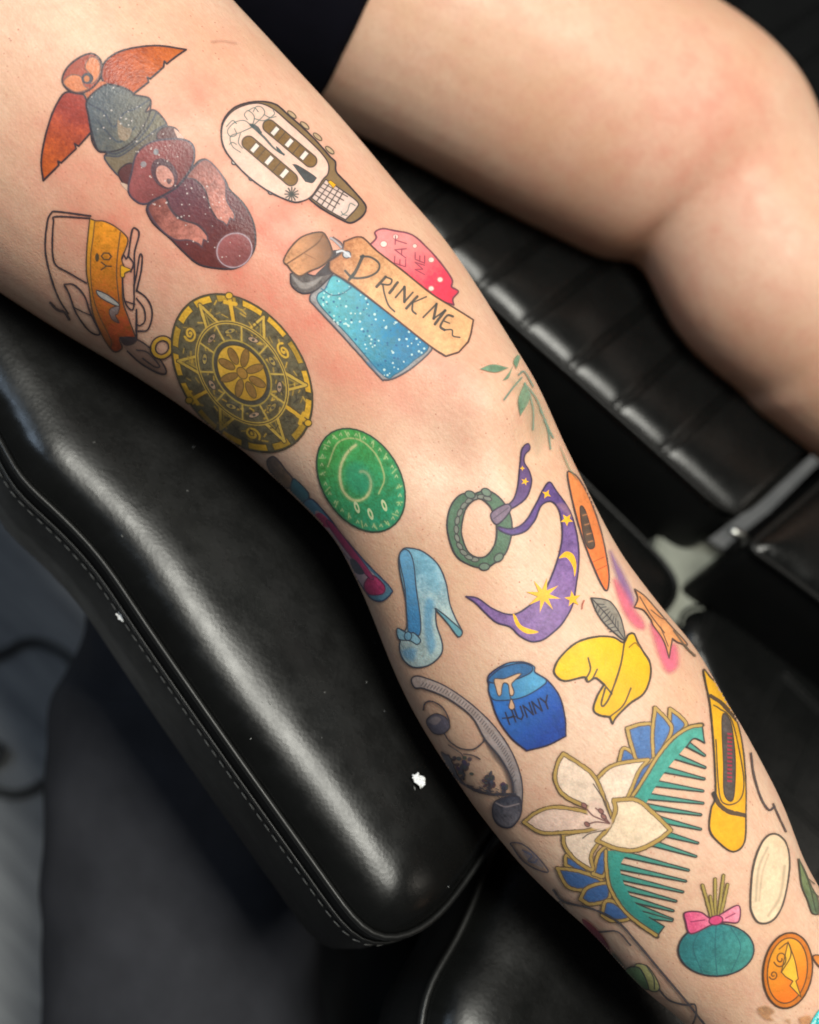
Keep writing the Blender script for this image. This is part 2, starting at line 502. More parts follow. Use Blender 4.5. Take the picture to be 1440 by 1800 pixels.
def pad_mesh(w2, z, th, sh, crown, wob=0.0, slow=.12):
    """upholstered block: side wall th deep, rolled shoulder sh wide, top rising by crown"""
    nin = inward(w2); N = len(w2)
    rings = [(w2+nin*.012, z-th), (w2+nin*.003, z-th+.004), (w2+nin*.0005, z-th*.6), (w2, z-th*.3), (w2+nin*.0008, z-.003), (w2+nin*.0022, z)]
    V, F = [], []
    for p, h in rings:
        for i in range(N): V.append((p[i][0], p[i][1], h))
    for r in range(len(rings)-1):
        for i in range(N): F.append((r*N+i, r*N+(i+1) % N, (r+1)*N+(i+1) % N, (r+1)*N+i))
    F.append(tuple(range(N))[::-1])
    edge = rings[-1][0]
    lo, hi = edge.min(0), edge.max(0); g = .0042
    gx, gy = np.meshgrid(np.arange(lo[0], hi[0], g), np.arange(lo[1], hi[1], g*.866))
    gx[1::2] += g/2
    P = np.column_stack([gx.ravel(), gy.ravel()])
    P = P[inside(P, edge)]; P = P[dist_poly(P, edge) > .0028]
    pts = np.vstack([edge, P])
    res = delaunay_2d_cdt([Vector(p) for p in pts], [], [list(range(N))], 1, 1e-7)
    tv = np.array([tuple(v) for v in res[0]]); d = dist_poly(tv, edge)
    q = np.clip(d/sh, 0, 1)
    h = crown*(.72*np.sqrt(np.clip(1-(1-q)**2.2, 0, 1))+.28*(1-np.exp(-d/slow)))
    if wob: h = h+wob*np.sin(tv[:, 0]*41+tv[:, 1]*23)*np.sin(tv[:, 1]*37-tv[:, 0]*11)*np.clip(d/.02, 0, 1)
    o = len(V)
    for v, hh, dd in zip(tv, h, d): V.append((v[0], v[1], z+hh))
    for f in res[2]: F.append(tuple(o+i for i in f))
    # weld the rim of the top to the last ring
    return V, F
def matt_sides(o):
    o.data.materials.append(SIDE)
    zt = max(v.co.z for v in o.data.vertices)
    for p in o.data.polygons:
        if abs(p.normal.z) < .35 or p.normal.z < 0: p.material_index = 1
    return o
def ring_at(w2, off, z):
    p = w2+inward(w2)*off
    return np.column_stack([p, np.full(len(p), z)])

def stitches(w2, off, z, pitch, lng, rad, parent, keep=None):
    p = resample(ring_at(w2, off, z), pitch)
    parts = []
    for i in range(len(p)):
        a = p[i]; t = norm(p[(i+1) % len(p)]-a)
        if keep is not None and not keep(a): continue
        parts.append(tube([a-t*lng/2, a-t*lng*.3+[0, 0, rad*.4], a+t*lng*.3+[0, 0, rad*.4], a+t*lng/2], [rad*.6, rad, rad, rad*.6], 5))
    V, F = merge(parts)
    return mesh_obj('stitching', V, F, THREAD, parent, kind='stuff')

# the wide leg rest at the left
LP = [(-420, 330), (-210, 500), (-60, 690), (0, 781), (30, 840), (100, 905), (175, 985), (260, 1110), (350, 1240), (425, 1347), (500, 1452), (575, 1557), (625, 1625), (665, 1655),
      (715, 1650), (770, 1615), (820, 1553), (868, 1475), (905, 1380), (880, 1250), (830, 1120), (760, 1000), (620, 820), (380, 560), (100, 200), (-200, 50), (-420, 130)]
ZL = 0.695
lw = outline_world(LP, ZL, sm=3)
V, F = pad_mesh(lw, ZL, .064, .030, .019, .0006)
lpad = mesh_obj('leg_rest_pad', V, F, LEATHER, chair, label='wide smooth leather pad with piped and stitched edge')
matt_sides(lpad)
def sub(parent_obj, name, VF, mat, **kw):
    o = mesh_obj(name, VF[0], VF[1], mat, None, **kw)
    o.parent = parent_obj
    return o
V, F = tube(ring_at(lw, .0008, ZL+.0002), .0015, 8, True)
sub(lpad, 'piping', (V, F), PIPE)
st = stitches(lw, -.0004, ZL-.0165, .0056, .0038, .00032, None); st.parent = lpad
# a sewn wall seam under the piping
V, F = tube(ring_at(lw, -.0002, ZL-.0105), .0009, 6, True)
sub(lpad, 'seam', (V, F), PIPE)

# the narrow pad under the calf, its right corner showing past the leg
NP = [(560, 420), (830, 640), (1010, 828), (1090, 908), (1150, 968), (1183, 1006), (1193, 1035), (1183, 1062), (1150, 1095), (1060, 1180), (900, 1290), (700, 1000), (480, 600)]
ZN = 0.63
nw = outline_world(NP, ZN)
V, F = pad_mesh(nw, ZN, .05, .012, .006)
npad = mesh_obj('narrow_pad', V, F, LEATHER, chair, label='lower pad showing beside the knee')
matt_sides(npad)
sub(npad, 'piping', tube(ring_at(nw, .0008, ZN+.0003), .0016, 8, True), PIPE)

# the bottom pad under the calf and ankle
BP = [(868, 1490), (838, 1565), (800, 1650), (762, 1712), (742, 1765), (735, 1850), (760, 1960), (900, 2200), (1250, 2300), (1600, 2100), (1500, 1750), (1300, 1550), (1100, 1440), (950, 1430)]
ZB = 0.66
bw = outline_world(BP, ZB)
V, F = pad_mesh(bw, ZB, .06, .040, .022, .0005)
bpad = mesh_obj('foot_rest_pad', V, F, LEATHER, chair, label='smooth leather pad below the ankle')
matt_sides(bpad)
sub(bpad, 'piping', tube(ring_at(bw, .0008, ZB+.0003), .0018, 8, True), PIPE)

# the stitched cushion between the legs: a body, panels divided by double seams, piping round the edge
ZS = 0.672
e_pts = [(330, 50), (420, 131), (505, 208), (575, 272), (640, 332), (700, 388), (765, 447), (835, 510), (910, 580), (995, 654), (1075, 725), (1160, 801), (1292, 921)]
dirs = [(.845, -.535)]*7+[(.825, -.565), (.808, -.59), (.785, -.62), (.75, -.66), (.738, -.674), (.735, -.678)]
E = [at_z(x, y, ZS) for x, y in e_pts]
WID = .75
D = []
for (x, y), (dx, dy), p in zip(e_pts, dirs, E):
    q = at_z(x+dx*150, y+dy*150, ZS); D.append(norm(q-p))
sp = [(a[0], a[1]) for a in E]; far = [(a+d*WID)[:2] for a, d in zip(E, D)]
cor = np.array(sp+[tuple(f) for f in far[::-1]])
ow = resample(cor, .006)
for _ in range(10): ow = (np.roll(ow, 1, 0)+2*ow+np.roll(ow, -1, 0))/4
a_ = 0.5*np.sum(ow[:, 0]*np.roll(ow[:, 1], -1)-np.roll(ow[:, 0], -1)*ow[:, 1])
if a_ < 0: ow = ow[::-1]
nin = inward(ow)
V, F = [], []
N = len(ow)
rings = [(ow+nin*.01, ZS-.098), (ow+nin*.001, ZS-.093), (ow-nin*.002, ZS-.04), (ow, ZS-.006), (ow+nin*.002, ZS-.001), (ow+nin*.004, ZS-.0012)]
for p, h in rings:
    for i in range(N): V.append((p[i][0], p[i][1], h))
for r in range(len(rings)-1):
    for i in range(N): F.append((r*N+i, r*N+(i+1) % N, (r+1)*N+(i+1) % N, (r+1)*N+i))
F.append(tuple((len(rings)-1)*N+i for i in range(N))); F.append(tuple(range(N))[::-1])
seat = mesh_obj('seat_cushion', V, F, LEATHER, chair, label='stitched cushion between the two legs')
matt_sides(seat)
sub(seat, 'piping', tube(ring_at(ow, .001, ZS+.0004), .0018, 8, True), PIPE)
SEAM = .0038
def panel(p0, p1, d0, d1, a0, a1, name, puff, roll):
    """pillow between edge points p0,p1 running along d0,d1 from a0 to a1"""
    nu, nv_ = 16, 40
    V, F = [], []
    us = [0, .012, .04, .09]+list(np.linspace(.16, .84, nu-8))+[.91, .96, .988, 1]
    vs = [0, .006, .016, .03, .05, .08]+list(np.linspace(.12, .92, nv_-10))+[.95, .975, .99, 1]
    for v in vs:
        L = a0+(a1-a0)*v
        for u in us:
            b = p0*(1-u)+p1*u; d = norm(d0*(1-u)+d1*u)
            eu = min(u, 1-u)*np.linalg.norm(p1-p0); ev = min(v, 1-v)*(a1-a0)
            hu = min(1, eu/.006); hv = min(1, ev/roll)
            h = puff*(math.sqrt(max(0, 1-(1-hu)**2))*.75+.25*math.sin(math.pi*u)**.5)*math.sqrt(max(0, 1-(1-hv)**2.2))
            q = b+d*L
            base = .0105*math.sqrt(max(0, 1-(1-min(1, max(0, L-.004)/.085))**2.2))
            V.append((q[0], q[1], ZS-.0010+h+base))
    nu = len(us)
    for i in range(len(vs)-1):
        for j in range(nu-1):
            F.append((i*nu+j, i*nu+j+1, (i+1)*nu+j+1, (i+1)*nu+j))
    me = mesh_obj(name, V, F, LEATHER)
    b2 = bmesh.new(); b2.from_mesh(me.data); bmesh.ops.recalc_face_normals(b2, faces=b2.faces)
    if sum(f.normal.z for f in b2.faces) < 0: bmesh.ops.reverse_faces(b2, faces=b2.faces)
    b2.to_mesh(me.data); b2.free()
    me.parent = seat
    return me
for i in range(len(E)-1):
    L = np.linalg.norm(E[i+1]-E[i]); t = (E[i+1]-E[i])/L
    g0 = SEAM/2+.0005 if i > 0 else .005; g1 = SEAM/2+.0005 if i < len(E)-2 else .005
    panel(E[i]+t*g0, E[i+1]-t*g1, D[i], D[i+1], .005, WID-.006, 'cushion_panel', .0012, .007)
for i in range(1, len(E)-1):
    t = norm(E[i+1]-E[i-1])
    panel(E[i]-t*SEAM*.42, E[i]+t*SEAM*.42, D[i], D[i], .005, WID-.006, 'seam_strip', .0006, .007)

# the big block at the right edge and the quilted pad below it
RP = [(1312, 962), (1345, 985), (1390, 1018), (1440, 1056), (1560, 1150), (1700, 1270), (1800, 1150), (1800, 950), (1620, 740), (1500, 800), (1400, 885), (1335, 940)]
ZR = 0.69
rw = outline_world(RP, ZR)
V, F = pad_mesh(rw, ZR, .10, .018, .009)
rpad = mesh_obj('side_pad', V, F, LEATHER, chair, label='thick black pad at the right edge')
matt_sides(rpad)
sub(rpad, 'piping', tube(ring_at(rw, .0008, ZR+.0003), .0018, 8, True), PIPE)

QP = [(1188, 1100), (1196, 1076), (1215, 1064), (1262, 1068), (1330, 1110), (1440, 1195), (1600, 1330), (1750, 1480), (1700, 1750), (1500, 1760), (1380, 1560), (1280, 1330), (1210, 1180)]
ZQ = 0.62
qw = outline_world(QP, ZQ)
V, F = pad_mesh(qw, ZQ, .06, .014, .010)
qpad = mesh_obj('quilted_pad', V, F, LEATHER, chair, label='quilted pad beside the calf')
matt_sides(qpad)
sub(qpad, 'piping', tube(ring_at(qw, .0008, ZQ+.0003), .0016, 8, True), PIPE)
def seam_on(parent_obj, a, b, z):
    bm_ = bmesh.new(); bm_.from_mesh(parent_obj.data)
    bv = BVHTree.FromBMesh(bm_); bm_.free()
    A, B = at_z(*a, z), at_z(*b, z)
    t = norm(B-A); nrm = np.cross(t, [0, 0, 1.0])
    for s in (-1, 1):
        pth = []
        for q in np.linspace(0, 1, 30):
            p = A*(1-q)+B*q+nrm*s*.0019
            h = bv.ray_cast(Vector((p[0], p[1], z+.1)), Vector((0, 0, -1)))
            if h[0] is not None: pth.append(np.array(h[0])+[0, 0, .0002])
        if len(pth) > 2: sub(parent_obj, 'seam_welt', tube(pth, .0009, 6), PIPE)
for a, b in (((1362, 1190), (1290, 1330)), ((1445, 1255), (1350, 1440)), ((1362, 1192), (1500, 1330)), ((1290, 1330), (1440, 1480)), ((1240, 1075), (1215, 1150)), ((1560, 1330), (1420, 1560))):
    seam_on(qpad, a, b, ZQ)
seam_on(npad, (1100, 905), (1040, 970), ZN); seam_on(npad, (985, 800), (930, 860), ZN)

# frame plate and hinge bolt in the gap between the pads; column and base down to the floor
def box(c, ax, sx, sy, sz, bev=.002):
    bm_ = bmesh.new(); bmesh.ops.create_cube(bm_, size=1)
    bmesh.ops.scale(bm_, vec=(sx, sy, sz), verts=bm_.verts)
    bmesh.ops.bevel(bm_, geom=bm_.edges[:], offset=bev, segments=2, affect='EDGES')
    bmesh.ops.rotate(bm_, cent=(0, 0, 0), matrix=Matrix.Rotation(ax, 3, 'Z'), verts=bm_.verts)
    bmesh.ops.translate(bm_, vec=tuple(c), verts=bm_.verts)
    me = bpy.data.meshes.new('m'); bm_.to_mesh(me); bm_.free()
    V = [tuple(v.co) for v in me.vertices]; F = [tuple(p.vertices) for p in me.polygons]
    bpy.data.meshes.remove(me); return V, F
pc = at_z(1215, 1035, .615)
V, F = box(pc, .3, .068, .068, .012)
mesh_obj('frame_plate', V, F, PLATE, chair, smooth=False, label='pale grey frame plate in the gap between pads')
V, F = box([pc[0], pc[1], .315], .3, .12, .12, .575, .01)
mesh_obj('column', V, F, RUBBER, chair, smooth=False)
V, F = box([pc[0], pc[1], .02], .3, .30, .30, .032, .008)
mesh_obj('base', V, F, RUBBER, chair, smooth=False)
b0, b1 = at_z(1292, 936, .655), at_z(1312, 946, .655)
ax = norm(b1-b0)
V, F = merge([tube([b0-ax*.004, b0, b0+ax*.0045, b1-ax*.001, b1], [.0018, .0026, .0030, .0030, .0016], 16), tube([b1-ax*.002, b1+ax*.02], .0018, 12)])
bolt = mesh_obj('hinge_bolt', V, F, STEEL, chair, label='small shiny steel hinge bolt')
V, F = tube([at_z(1300, 985, .60), at_z(1345, 930, .62), at_z(1440, 835, .63), at_z(1560, 720, .63)], .006, 10)
mesh_obj('hinge_rod', V, F, SIDE, chair)
p_ = at_z(800, 1840, .36)
V, F = box([p_[0], p_[1], .33], ROLL, .20, .20, .42, .02)  # dark block put in so the gap under the pads goes black
mesh_obj('gap_block', V, F, SIDE, chair, label='dark block added to blacken the gap below the pads')

# ------------------------------------------------------------ dark cloth below the pad
def cloth():
    secs = [((250, 960), 95, .52), ((300, 1080), 165, .50), ((325, 1180), 225, .48), ((325, 1320), 236, .46), ((322, 1460), 238, .45), ((322, 1600), 240, .44), ((318, 1750), 245, .43), ((310, 1950), 252, .42), ((300, 2150), 255, .42)]
    ks = 64
    cs, rs = [], []
    for c, r, z in secs:
        t = depth_z(c[0], c[1], z); cs.append(at_t(*c, t)); rs.append(r*t/FPX)
    cs = crom(cs, False, 12); rs = crom(np.array(rs)[:, None], False, 12)[:, 0]
    rt = norm(ROT @ np.array([1.0, 0, 0])); V, F = [], []
    for i in range(len(cs)):
        T = norm(cs[min(i+1, len(cs)-1)]-cs[max(i-1, 0)]); e = norm(rt-T*np.dot(rt, T)); f = np.cross(T, e)
        for j in range(ks):
            a = 2*math.pi*j/ks
            fold = 1+.018*math.sin(3*a+i*.11)+.012*math.sin(7*a-i*.23+1)+.008*math.sin(i*.5+4*a)
            V.append(cs[i]+rs[i]*fold*(e*math.cos(a)+f*.8*math.sin(a)))
    for i in range(len(cs)-1):
        for j in range(ks): F.append((i*ks+j, i*ks+(j+1) % ks, (i+1)*ks+(j+1) % ks, (i+1)*ks+j))
    F.append(tuple(range(ks))[::-1]); F.append(tuple((len(cs)-1)*ks+j for j in range(ks)))
    o = mesh_obj('dark_cloth', V, F, SLATE)
    o['label'] = 'dark slate-grey cloth bulging below the left pad over the floor'; o['category'] = 'cloth'
    return o
cloth()

# ------------------------------------------------------------ looping cable on the floor
loop = [(-300, 1000), (-190, 1120), (-80, 1170), (0, 1151), (50, 1128), (105, 1145), (160, 1200), (185, 1280), (150, 1340), (85, 1372), (35, 1396), (-20, 1385), (-75, 1345), (-60, 1300), (-10, 1308), (4, 1322), (-20, 1345), (-160, 1400), (-330, 1420)]
zz = np.interp(np.arange(len(loop)), [0, 12, 15, 18], [.0055, .0055, .013, .0055])
pth = crom(np.array([at_z(x, y, z) for (x, y), z in zip(loop, zz)]), False, 10)
V, F = tube(pth, .0042, 12)
cable = mesh_obj('cable', V, F, RUBBER)
cable['label'] = 'thin black cable lying in a loop on the grey floor at the left'; cable['category'] = 'cable'

# ------------------------------------------------------------ bits of paper on the pad
def scrap(px, py, size, name, label, bvobj, seed):
    h = None
    bm_ = bmesh.new(); bm_.from_mesh(bvobj.data); bv = BVHTree.FromBMesh(bm_); bm_.free()
    d = ray(px, py); h = bv.ray_cast(Vector(CAM), Vector(d).normalized())
    p = np.array(h[0]); r = random.Random(seed)
    V, F = [], []
    n = 9
    for i in range(n):
        for j in range(n):
            u, v = i/(n-1)-.5, j/(n-1)-.5
            rad = 1-.45*(abs(u)+abs(v))*r.random()
            V.append(p+size*np.array([u*rad*1.2, v*rad*.8, 0.10+.22*(math.sin(u*9+seed)*math.cos(v*8)+1)+.10*r.random()]))
    for i in range(n-1):
        for j in range(n-1): F.append((i*n+j, i*n+j+1, (i+1)*n+j+1, (i+1)*n+j))
    o = mesh_obj(name, V, F, PAPER, None)
    sb = o.modifiers.new('d', 'SUBSURF'); sb.levels = 2; sb.render_levels = 2
    s = o.modifiers.new('s', 'SOLIDIFY'); s.thickness = .0003
    o['label'] = label; o['category'] = name.replace('_', ' ')
    return o
scrap(733, 1373, .0062, 'paper_scrap', 'small crumpled white paper scrap on the smooth black pad beside the calf', lpad, 3)
scrap(212, 1086, .0042, 'lint', 'tiny pale lint caught on the stitched pad edge', lpad, 8)

# specks of dust on the smooth pad
bm_ = bmesh.new(); bm_.from_mesh(lpad.data); bv_ = BVHTree.FromBMesh(bm_); bm_.free()
r2 = random.Random(12); parts = []
for _ in range(46):
    px, py = r2.uniform(60, 800), r2.uniform(700, 1560)
    h = bv_.ray_cast(Vector(CAM), Vector(ray(px, py)).normalized())
    if h[0] is None or h[1].z < .7: continue
    p = np.array(h[0]); sz = r2.uniform(.00018, .0005); an = r2.uniform(0, 6.28); t_ = np.array([math.cos(an), math.sin(an), 0])
    parts.append(tube([p-t_*sz*r2.uniform(.8, 3), p+[0, 0, sz*.6], p+t_*sz*r2.uniform(.8, 2)], [sz*.4, sz*.6, sz*.3], 5))
V, F = merge(parts)
dust = mesh_obj('dust', V, F, simple('dust_grey', (0.20, 0.20, 0.19), 0.9))
dust['kind'] = 'stuff'; dust['label'] = 'fine pale dust specks lying on the smooth black pad'; dust['category'] = 'dust'

# ------------------------------------------------------------ tattoos: flat ink, painted point by point on thin skin patches of the leg
GRID = 0.9                        # spacing of the patch points, in photograph pixels (about 0.2 mm on the skin)
KINK = 1.12                       # light on the skin relative to its own colour
def P(s):
    pts, cor = [], []
    for tok in s.split():
        cor.append(tok.endswith('!')); x, y = tok.rstrip('!').split(','); pts.append((float(x), float(y)))
    return np.array(pts), cor
def curve(s, closed, smooth=True):
    pts, cor = P(s) if isinstance(s, str) else (np.asarray(s, float), [False]*len(s))
    if not smooth or len(pts) < 3: return pts
    n = 6
    if not any(cor): return crom(pts, closed, n)
    if closed:
        k = cor.index(True); pts = np.roll(pts, -k, 0); cor = cor[k:]+cor[:k]
        pts = np.vstack([pts, pts[0]]); cor = cor+[True]
    out = []; i = 0
    while i < len(pts)-1:
        j = i+1
        while j < len(pts)-1 and not cor[j]: j += 1
        seg = pts[i:j+1]
        c = crom(seg, False, n) if len(seg) > 2 else seg
        out.append(c[:-1]); i = j
    if not closed: out.append(pts[-1:])
    return np.vstack(out)
def ell(cx, cy, a, b, deg=0, n=40, a0=0, a1=360):
    t = np.radians(np.linspace(a0, a1, n, endpoint=(a1-a0 != 360))); d = math.radians(deg)
    x, y = a*np.cos(t), b*np.sin(t)
    return np.column_stack([cx+x*math.cos(d)-y*math.sin(d), cy+x*math.sin(d)+y*math.cos(d)])
FONT = {  # strokes in a unit cell, y up
    'A': [[(0, 0), (.45, 1), (.9, 0)], [(.2, .4), (.72, .4)]], 'D': [[(.1, 0), (.1, 1), (.5, .97), (.85, .7), (.9, .4), (.7, .1), (.4, 0), (.05, 0)]],
    'E': [[(.75, 1), (.1, 1), (.1, 0), (.8, 0)], [(.1, .52), (.6, .52)]], 'H': [[(.1, 0), (.1, 1)], [(.8, 0), (.8, 1)], [(.1, .5), (.8, .5)]],
    'I': [[(.3, 0), (.3, 1)]], 'K': [[(.1, 0), (.1, 1)], [(.75, 1), (.12, .45), (.8, 0)]], 'M': [[(.05, 0), (.15, 1), (.5, .2), (.85, 1), (.95, 0)]],
    'N': [[(.1, 0), (.1, 1), (.8, 0), (.8, 1)]], 'O': [[(.45, 0), (.1, .25), (.1, .75), (.45, 1), (.8, .75), (.8, .25), (.45, 0)]],
    'R': [[(.1, 0), (.1, 1), (.6, .95), (.7, .72), (.55, .5), (.1, .48)], [(.4, .48), (.85, 0)]], 'T': [[(.05, 1), (.85, 1)], [(.45, 1), (.45, 0)]],
    'U': [[(.1, 1), (.12, .25), (.45, 0), (.78, .25), (.8, 1)]], 'Y': [[(.05, 1), (.45, .5), (.85, 1)], [(.45, .5), (.45, 0)]],
}
INKLINE = (48, 48, 60)
person_tattoos = []
class Tattoo:
    def __init__(s, name, label, zoom, wet=False):
        s.name, s.label, s.wet = name, label, wet
        s.ox, s.oy, s.k = zoom; s.ops = []
    def T(s, p): return np.asarray(p, float)/s.k+np.array([s.ox, s.oy])
    def f(s, pts, c, c2=None, d=None, smooth=True, a=1.0, soft=.7, n=.06, hole=None, line=None, lw=2.4, tex=None):
        """filled shape; c2/d: second colour at the end of direction d (x0,y0,x1,y1); hole: inner outline left bare"""
        q = s.T(curve(pts, True, smooth)); h = s.T(curve(hole, True, smooth)) if hole is not None else None
        dd = None if d is None else np.concatenate([s.T(d[:2]), s.T(d[2:])])
        s.ops.append(('f', q, c, c2, dd, a, soft, n, h, tex))
        if line is not None:
            s.ops.append(('l', np.vstack([q, q[:1]]), line, lw, 1.0, .7))
            if h is not None: s.ops.append(('l', np.vstack([h, h[:1]]), line, lw, 1.0, .7))
        return s
    def l(s, pts, c=INKLINE, w=2.4, smooth=True, a=1.0, soft=.7, closed=False):
        q = s.T(curve(pts, closed, smooth))
        if closed: q = np.vstack([q, q[:1]])
        s.ops.append(('l', q, c, w, a, soft)); return s
    def text(s, txt, org, u, v, c, w, adv=1.0, smooth=False):
        u, v, o = np.array(u, float), np.array(v, float), np.array(org, float)
        for ch in txt:
            for st in FONT.get(ch, []):
                s.l([o+u*x+v*y for x, y in st], c, w, smooth=smooth)
            o = o+u*adv
        return s
    def dots(s, poly, num, r, c, seed=0):
        q = curve(poly, True); r_ = np.random.default_rng(seed); lo, hi = q.min(0), q.max(0); k = 0
        while k < num:
            p = lo+(hi-lo)*r_.random((1, 2))
            if inside(p, q)[0]:
                rr = r*(.6+.8*r_.random()); s.ops.append(('f', s.T(ell(p[0, 0], p[0, 1], rr, rr, 0, 8)), c, None, None, .8, .8, 0, None, None)); k += 1
        return s
    def paint(s):
        A = np.vstack([o[1] for o in s.ops]); lo = A.min(0)-6; hi = A.max(0)+6
        lo = np.maximum(lo, [-30, -30]); hi = np.minimum(hi, [1470, 1830])
        nx = int((hi[0]-lo[0])/GRID)+1; ny = int((hi[1]-lo[1])/GRID)+1
        rgb = np.zeros((ny, nx, 3), np.float32); al = np.zeros((ny, nx), np.float32)
        X = (lo[0]+np.arange(nx)*GRID).astype(np.float32); Y = (lo[1]+np.arange(ny)*GRID).astype(np.float32)
        r_ = np.random.default_rng(len(s.ops)+int(lo[0]))
        def vnoise(cell):
            g = r_.random((int(ny*GRID/cell)+3, int(nx*GRID/cell)+3))
            yy, xx = np.arange(ny)*GRID/cell, np.arange(nx)*GRID/cell
            y0, x0 = yy.astype(int), xx.astype(int); fy, fx = (yy-y0)[:, None], (xx-x0)[None]
            fy = fy*fy*(3-2*fy); fx = fx*fx*(3-2*fx)
            return (g[y0][:, x0]*(1-fy)*(1-fx)+g[y0+1][:, x0]*fy*(1-fx)+g[y0][:, x0+1]*(1-fy)*fx+g[y0+1][:, x0+1]*fy*fx)-.5
        nz = (vnoise(5)+.8*vnoise(2.2)+.9*vnoise(14)).astype(np.float32)
        def segd(x, y, q):
            d = np.full(x.shape, 1e9, np.float32)
            for a, b in zip(q[:-1], q[1:]):
                ax, ay = a; bx, by = b[0]-a[0], b[1]-a[1]; L = bx*bx+by*by
                if L < 1e-9: continue
                t = np.clip(((x-ax)*bx+(y-ay)*by)/L, 0, 1)
                d = np.minimum(d, (x-ax-t*bx)**2+(y-ay-t*by)**2)
            return np.sqrt(d)
        for o in s.ops:
            q = o[1]; m = (o[3]/2 if o[0] == 'l' else 0)+4
            if o[0] == 'f' and o[6] > 2: m += 2*o[6]
            i0 = max(0, int((q[:, 0].min()-m-lo[0])/GRID)); i1 = min(nx, int((q[:, 0].max()+m-lo[0])/GRID)+2)
            j0 = max(0, int((q[:, 1].min()-m-lo[1])/GRID)); j1 = min(ny, int((q[:, 1].max()+m-lo[1])/GRID)+2)
            if i1 <= i0 or j1 <= j0: continue
            x, y = np.meshgrid(X[i0:i1], Y[j0:j1]); sh = x.shape
            if o[0] == 'l':
                _, q, c, wd, a, soft = o
                wd = wd*1.15; d = segd(x, y, q)-wd/2*(1+.25*nz[j0:j1, i0:i1])
                cov = np.clip(.5-d/(2*soft), 0, 1); cov = cov*cov*(3-2*cov)*a
                halo = np.exp(-np.clip(d, 0, 9)/1.6)*.16*a if wd > 1.6 else 0
                cov = np.maximum(cov*.93, halo); cc = np.broadcast_to(lin(c), sh+(3,))
            else:
                _, q, c, c2, dd, a, soft, n, h, tex = o
                def sd(qq):
                    ins = np.zeros(sh, bool); qc = np.vstack([qq, qq[:1]])
                    for (x1, y1), (x2, y2) in zip(qc[:-1], qc[1:]):
                        if y1 == y2: continue
                        ins ^= ((y1 > y) != (y2 > y)) & (x < (x2-x1)*(y-y1)/(y2-y1)+x1)
                    dd_ = segd(x, y, qc); return np.where(ins, -dd_, dd_)
                d = sd(q)
                if h is not None: d = np.maximum(d, -sd(h))
                cov = np.clip(.5-d/(2*soft), 0, 1); cov = cov*cov*(3-2*cov)*a
                cc = np.broadcast_to(lin(c), sh+(3,)).copy()
                if c2 is not None:
                    g = ((x-dd[0])*(dd[2]-dd[0])+(y-dd[1])*(dd[3]-dd[1]))/((dd[2]-dd[0])**2+(dd[3]-dd[1])**2)
                    g = np.clip(g+.22*nz[j0:j1, i0:i1], 0, 1)[..., None]
                    cc = cc*(1-g)+lin(c2)*g
                cc = cc*np.clip(1+2.0*n*nz[j0:j1, i0:i1][..., None], .4, 1.7)
            A0 = al[j0:j1, i0:i1]; R0 = rgb[j0:j1, i0:i1]
            na = cov+A0*(1-cov)
            w_ = np.where(na > 1e-4, cov/np.maximum(na, 1e-4), 1)[..., None]
            rgb[j0:j1, i0:i1] = R0*(1-w_)+cc*w_; al[j0:j1, i0:i1] = na
        return lo, nx, ny, rgb, al
    def build(s):
        lo, nx, ny, rgb, al = s.paint()
        # surface points: rays every ST pixels, filled in between
        ST = 4; k = max(2, int(round(ST/GRID))); cx, cy = nx//k+2, ny//k+2
        pos = np.full((cy, cx, 3), np.nan); nor = np.zeros((cy, cx, 3))
        for j in range(cy):
            for i in range(cx):
                d = ray(lo[0]+i*k*GRID, lo[1]+j*k*GRID)
                h = BV.ray_cast(Vector(CAM), Vector(d).normalized())
                if h[0] is None or h[3] > .80: continue
                pos[j, i] = h[0]
                vi = polys[h[2]]; w_ = np.array([1/((co[q]-np.array(h[0]))@(co[q]-np.array(h[0]))+1e-9) for q in vi]); n_ = (no[list(vi)]*w_[:, None]).sum(0)
                nor[j, i] = n_/np.linalg.norm(n_)
        gj, gi = np.arange(ny)/k, np.arange(nx)/k
        j0, i0 = gj.astype(int), gi.astype(int); fy, fx = (gj-j0)[:, None, None], (gi-i0)[None, :, None]
        def bil(G): return G[j0][:, i0]*(1-fy)*(1-fx)+G[j0+1][:, i0]*fy*(1-fx)+G[j0][:, i0+1]*(1-fy)*fx+G[j0+1][:, i0+1]*fy*fx
        PP, NN = bil(pos), bil(nor)
        NN /= np.maximum(np.linalg.norm(NN, axis=2, keepdims=True), 1e-9)
        PP = PP+NN*(.00016+.00002*len(person.children))
        use = al > .01
        for _ in range(2):
            u2 = use.copy(); u2[1:] |= use[:-1]; u2[:-1] |= use[1:]; u2[:, 1:] |= use[:, :-1]; u2[:, :-1] |= use[:, 1:]; use = u2
        ok = use & ~np.isnan(PP[..., 0])
        quad = ok[:-1, :-1] & ok[1:, :-1] & ok[:-1, 1:] & ok[1:, 1:]
        used = np.zeros_like(ok); used[:-1, :-1] |= quad; used[1:, :-1] |= quad; used[:-1, 1:] |= quad; used[1:, 1:] |= quad
        idx = np.full(ok.shape, -1); nv_ = int(used.sum()); idx[used] = np.arange(nv_)
        V, N_, C, A_ = PP[used], NN[used], rgb[used], al[used]
        jj, ii = np.nonzero(quad)
        F = np.column_stack([idx[jj, ii], idx[jj+1, ii], idx[jj+1, ii+1], idx[jj, ii+1]]).astype(np.int32)
        me = bpy.data.meshes.new(s.name)
        me.vertices.add(nv_); me.vertices.foreach_set('co', V.astype(np.float32).ravel())
        me.loops.add(F.size); me.loops.foreach_set('vertex_index', F.ravel())
        me.polygons.add(len(F)); me.polygons.foreach_set('loop_start', np.arange(0, F.size, 4, dtype=np.int32))
        me.update(calc_edges=True)
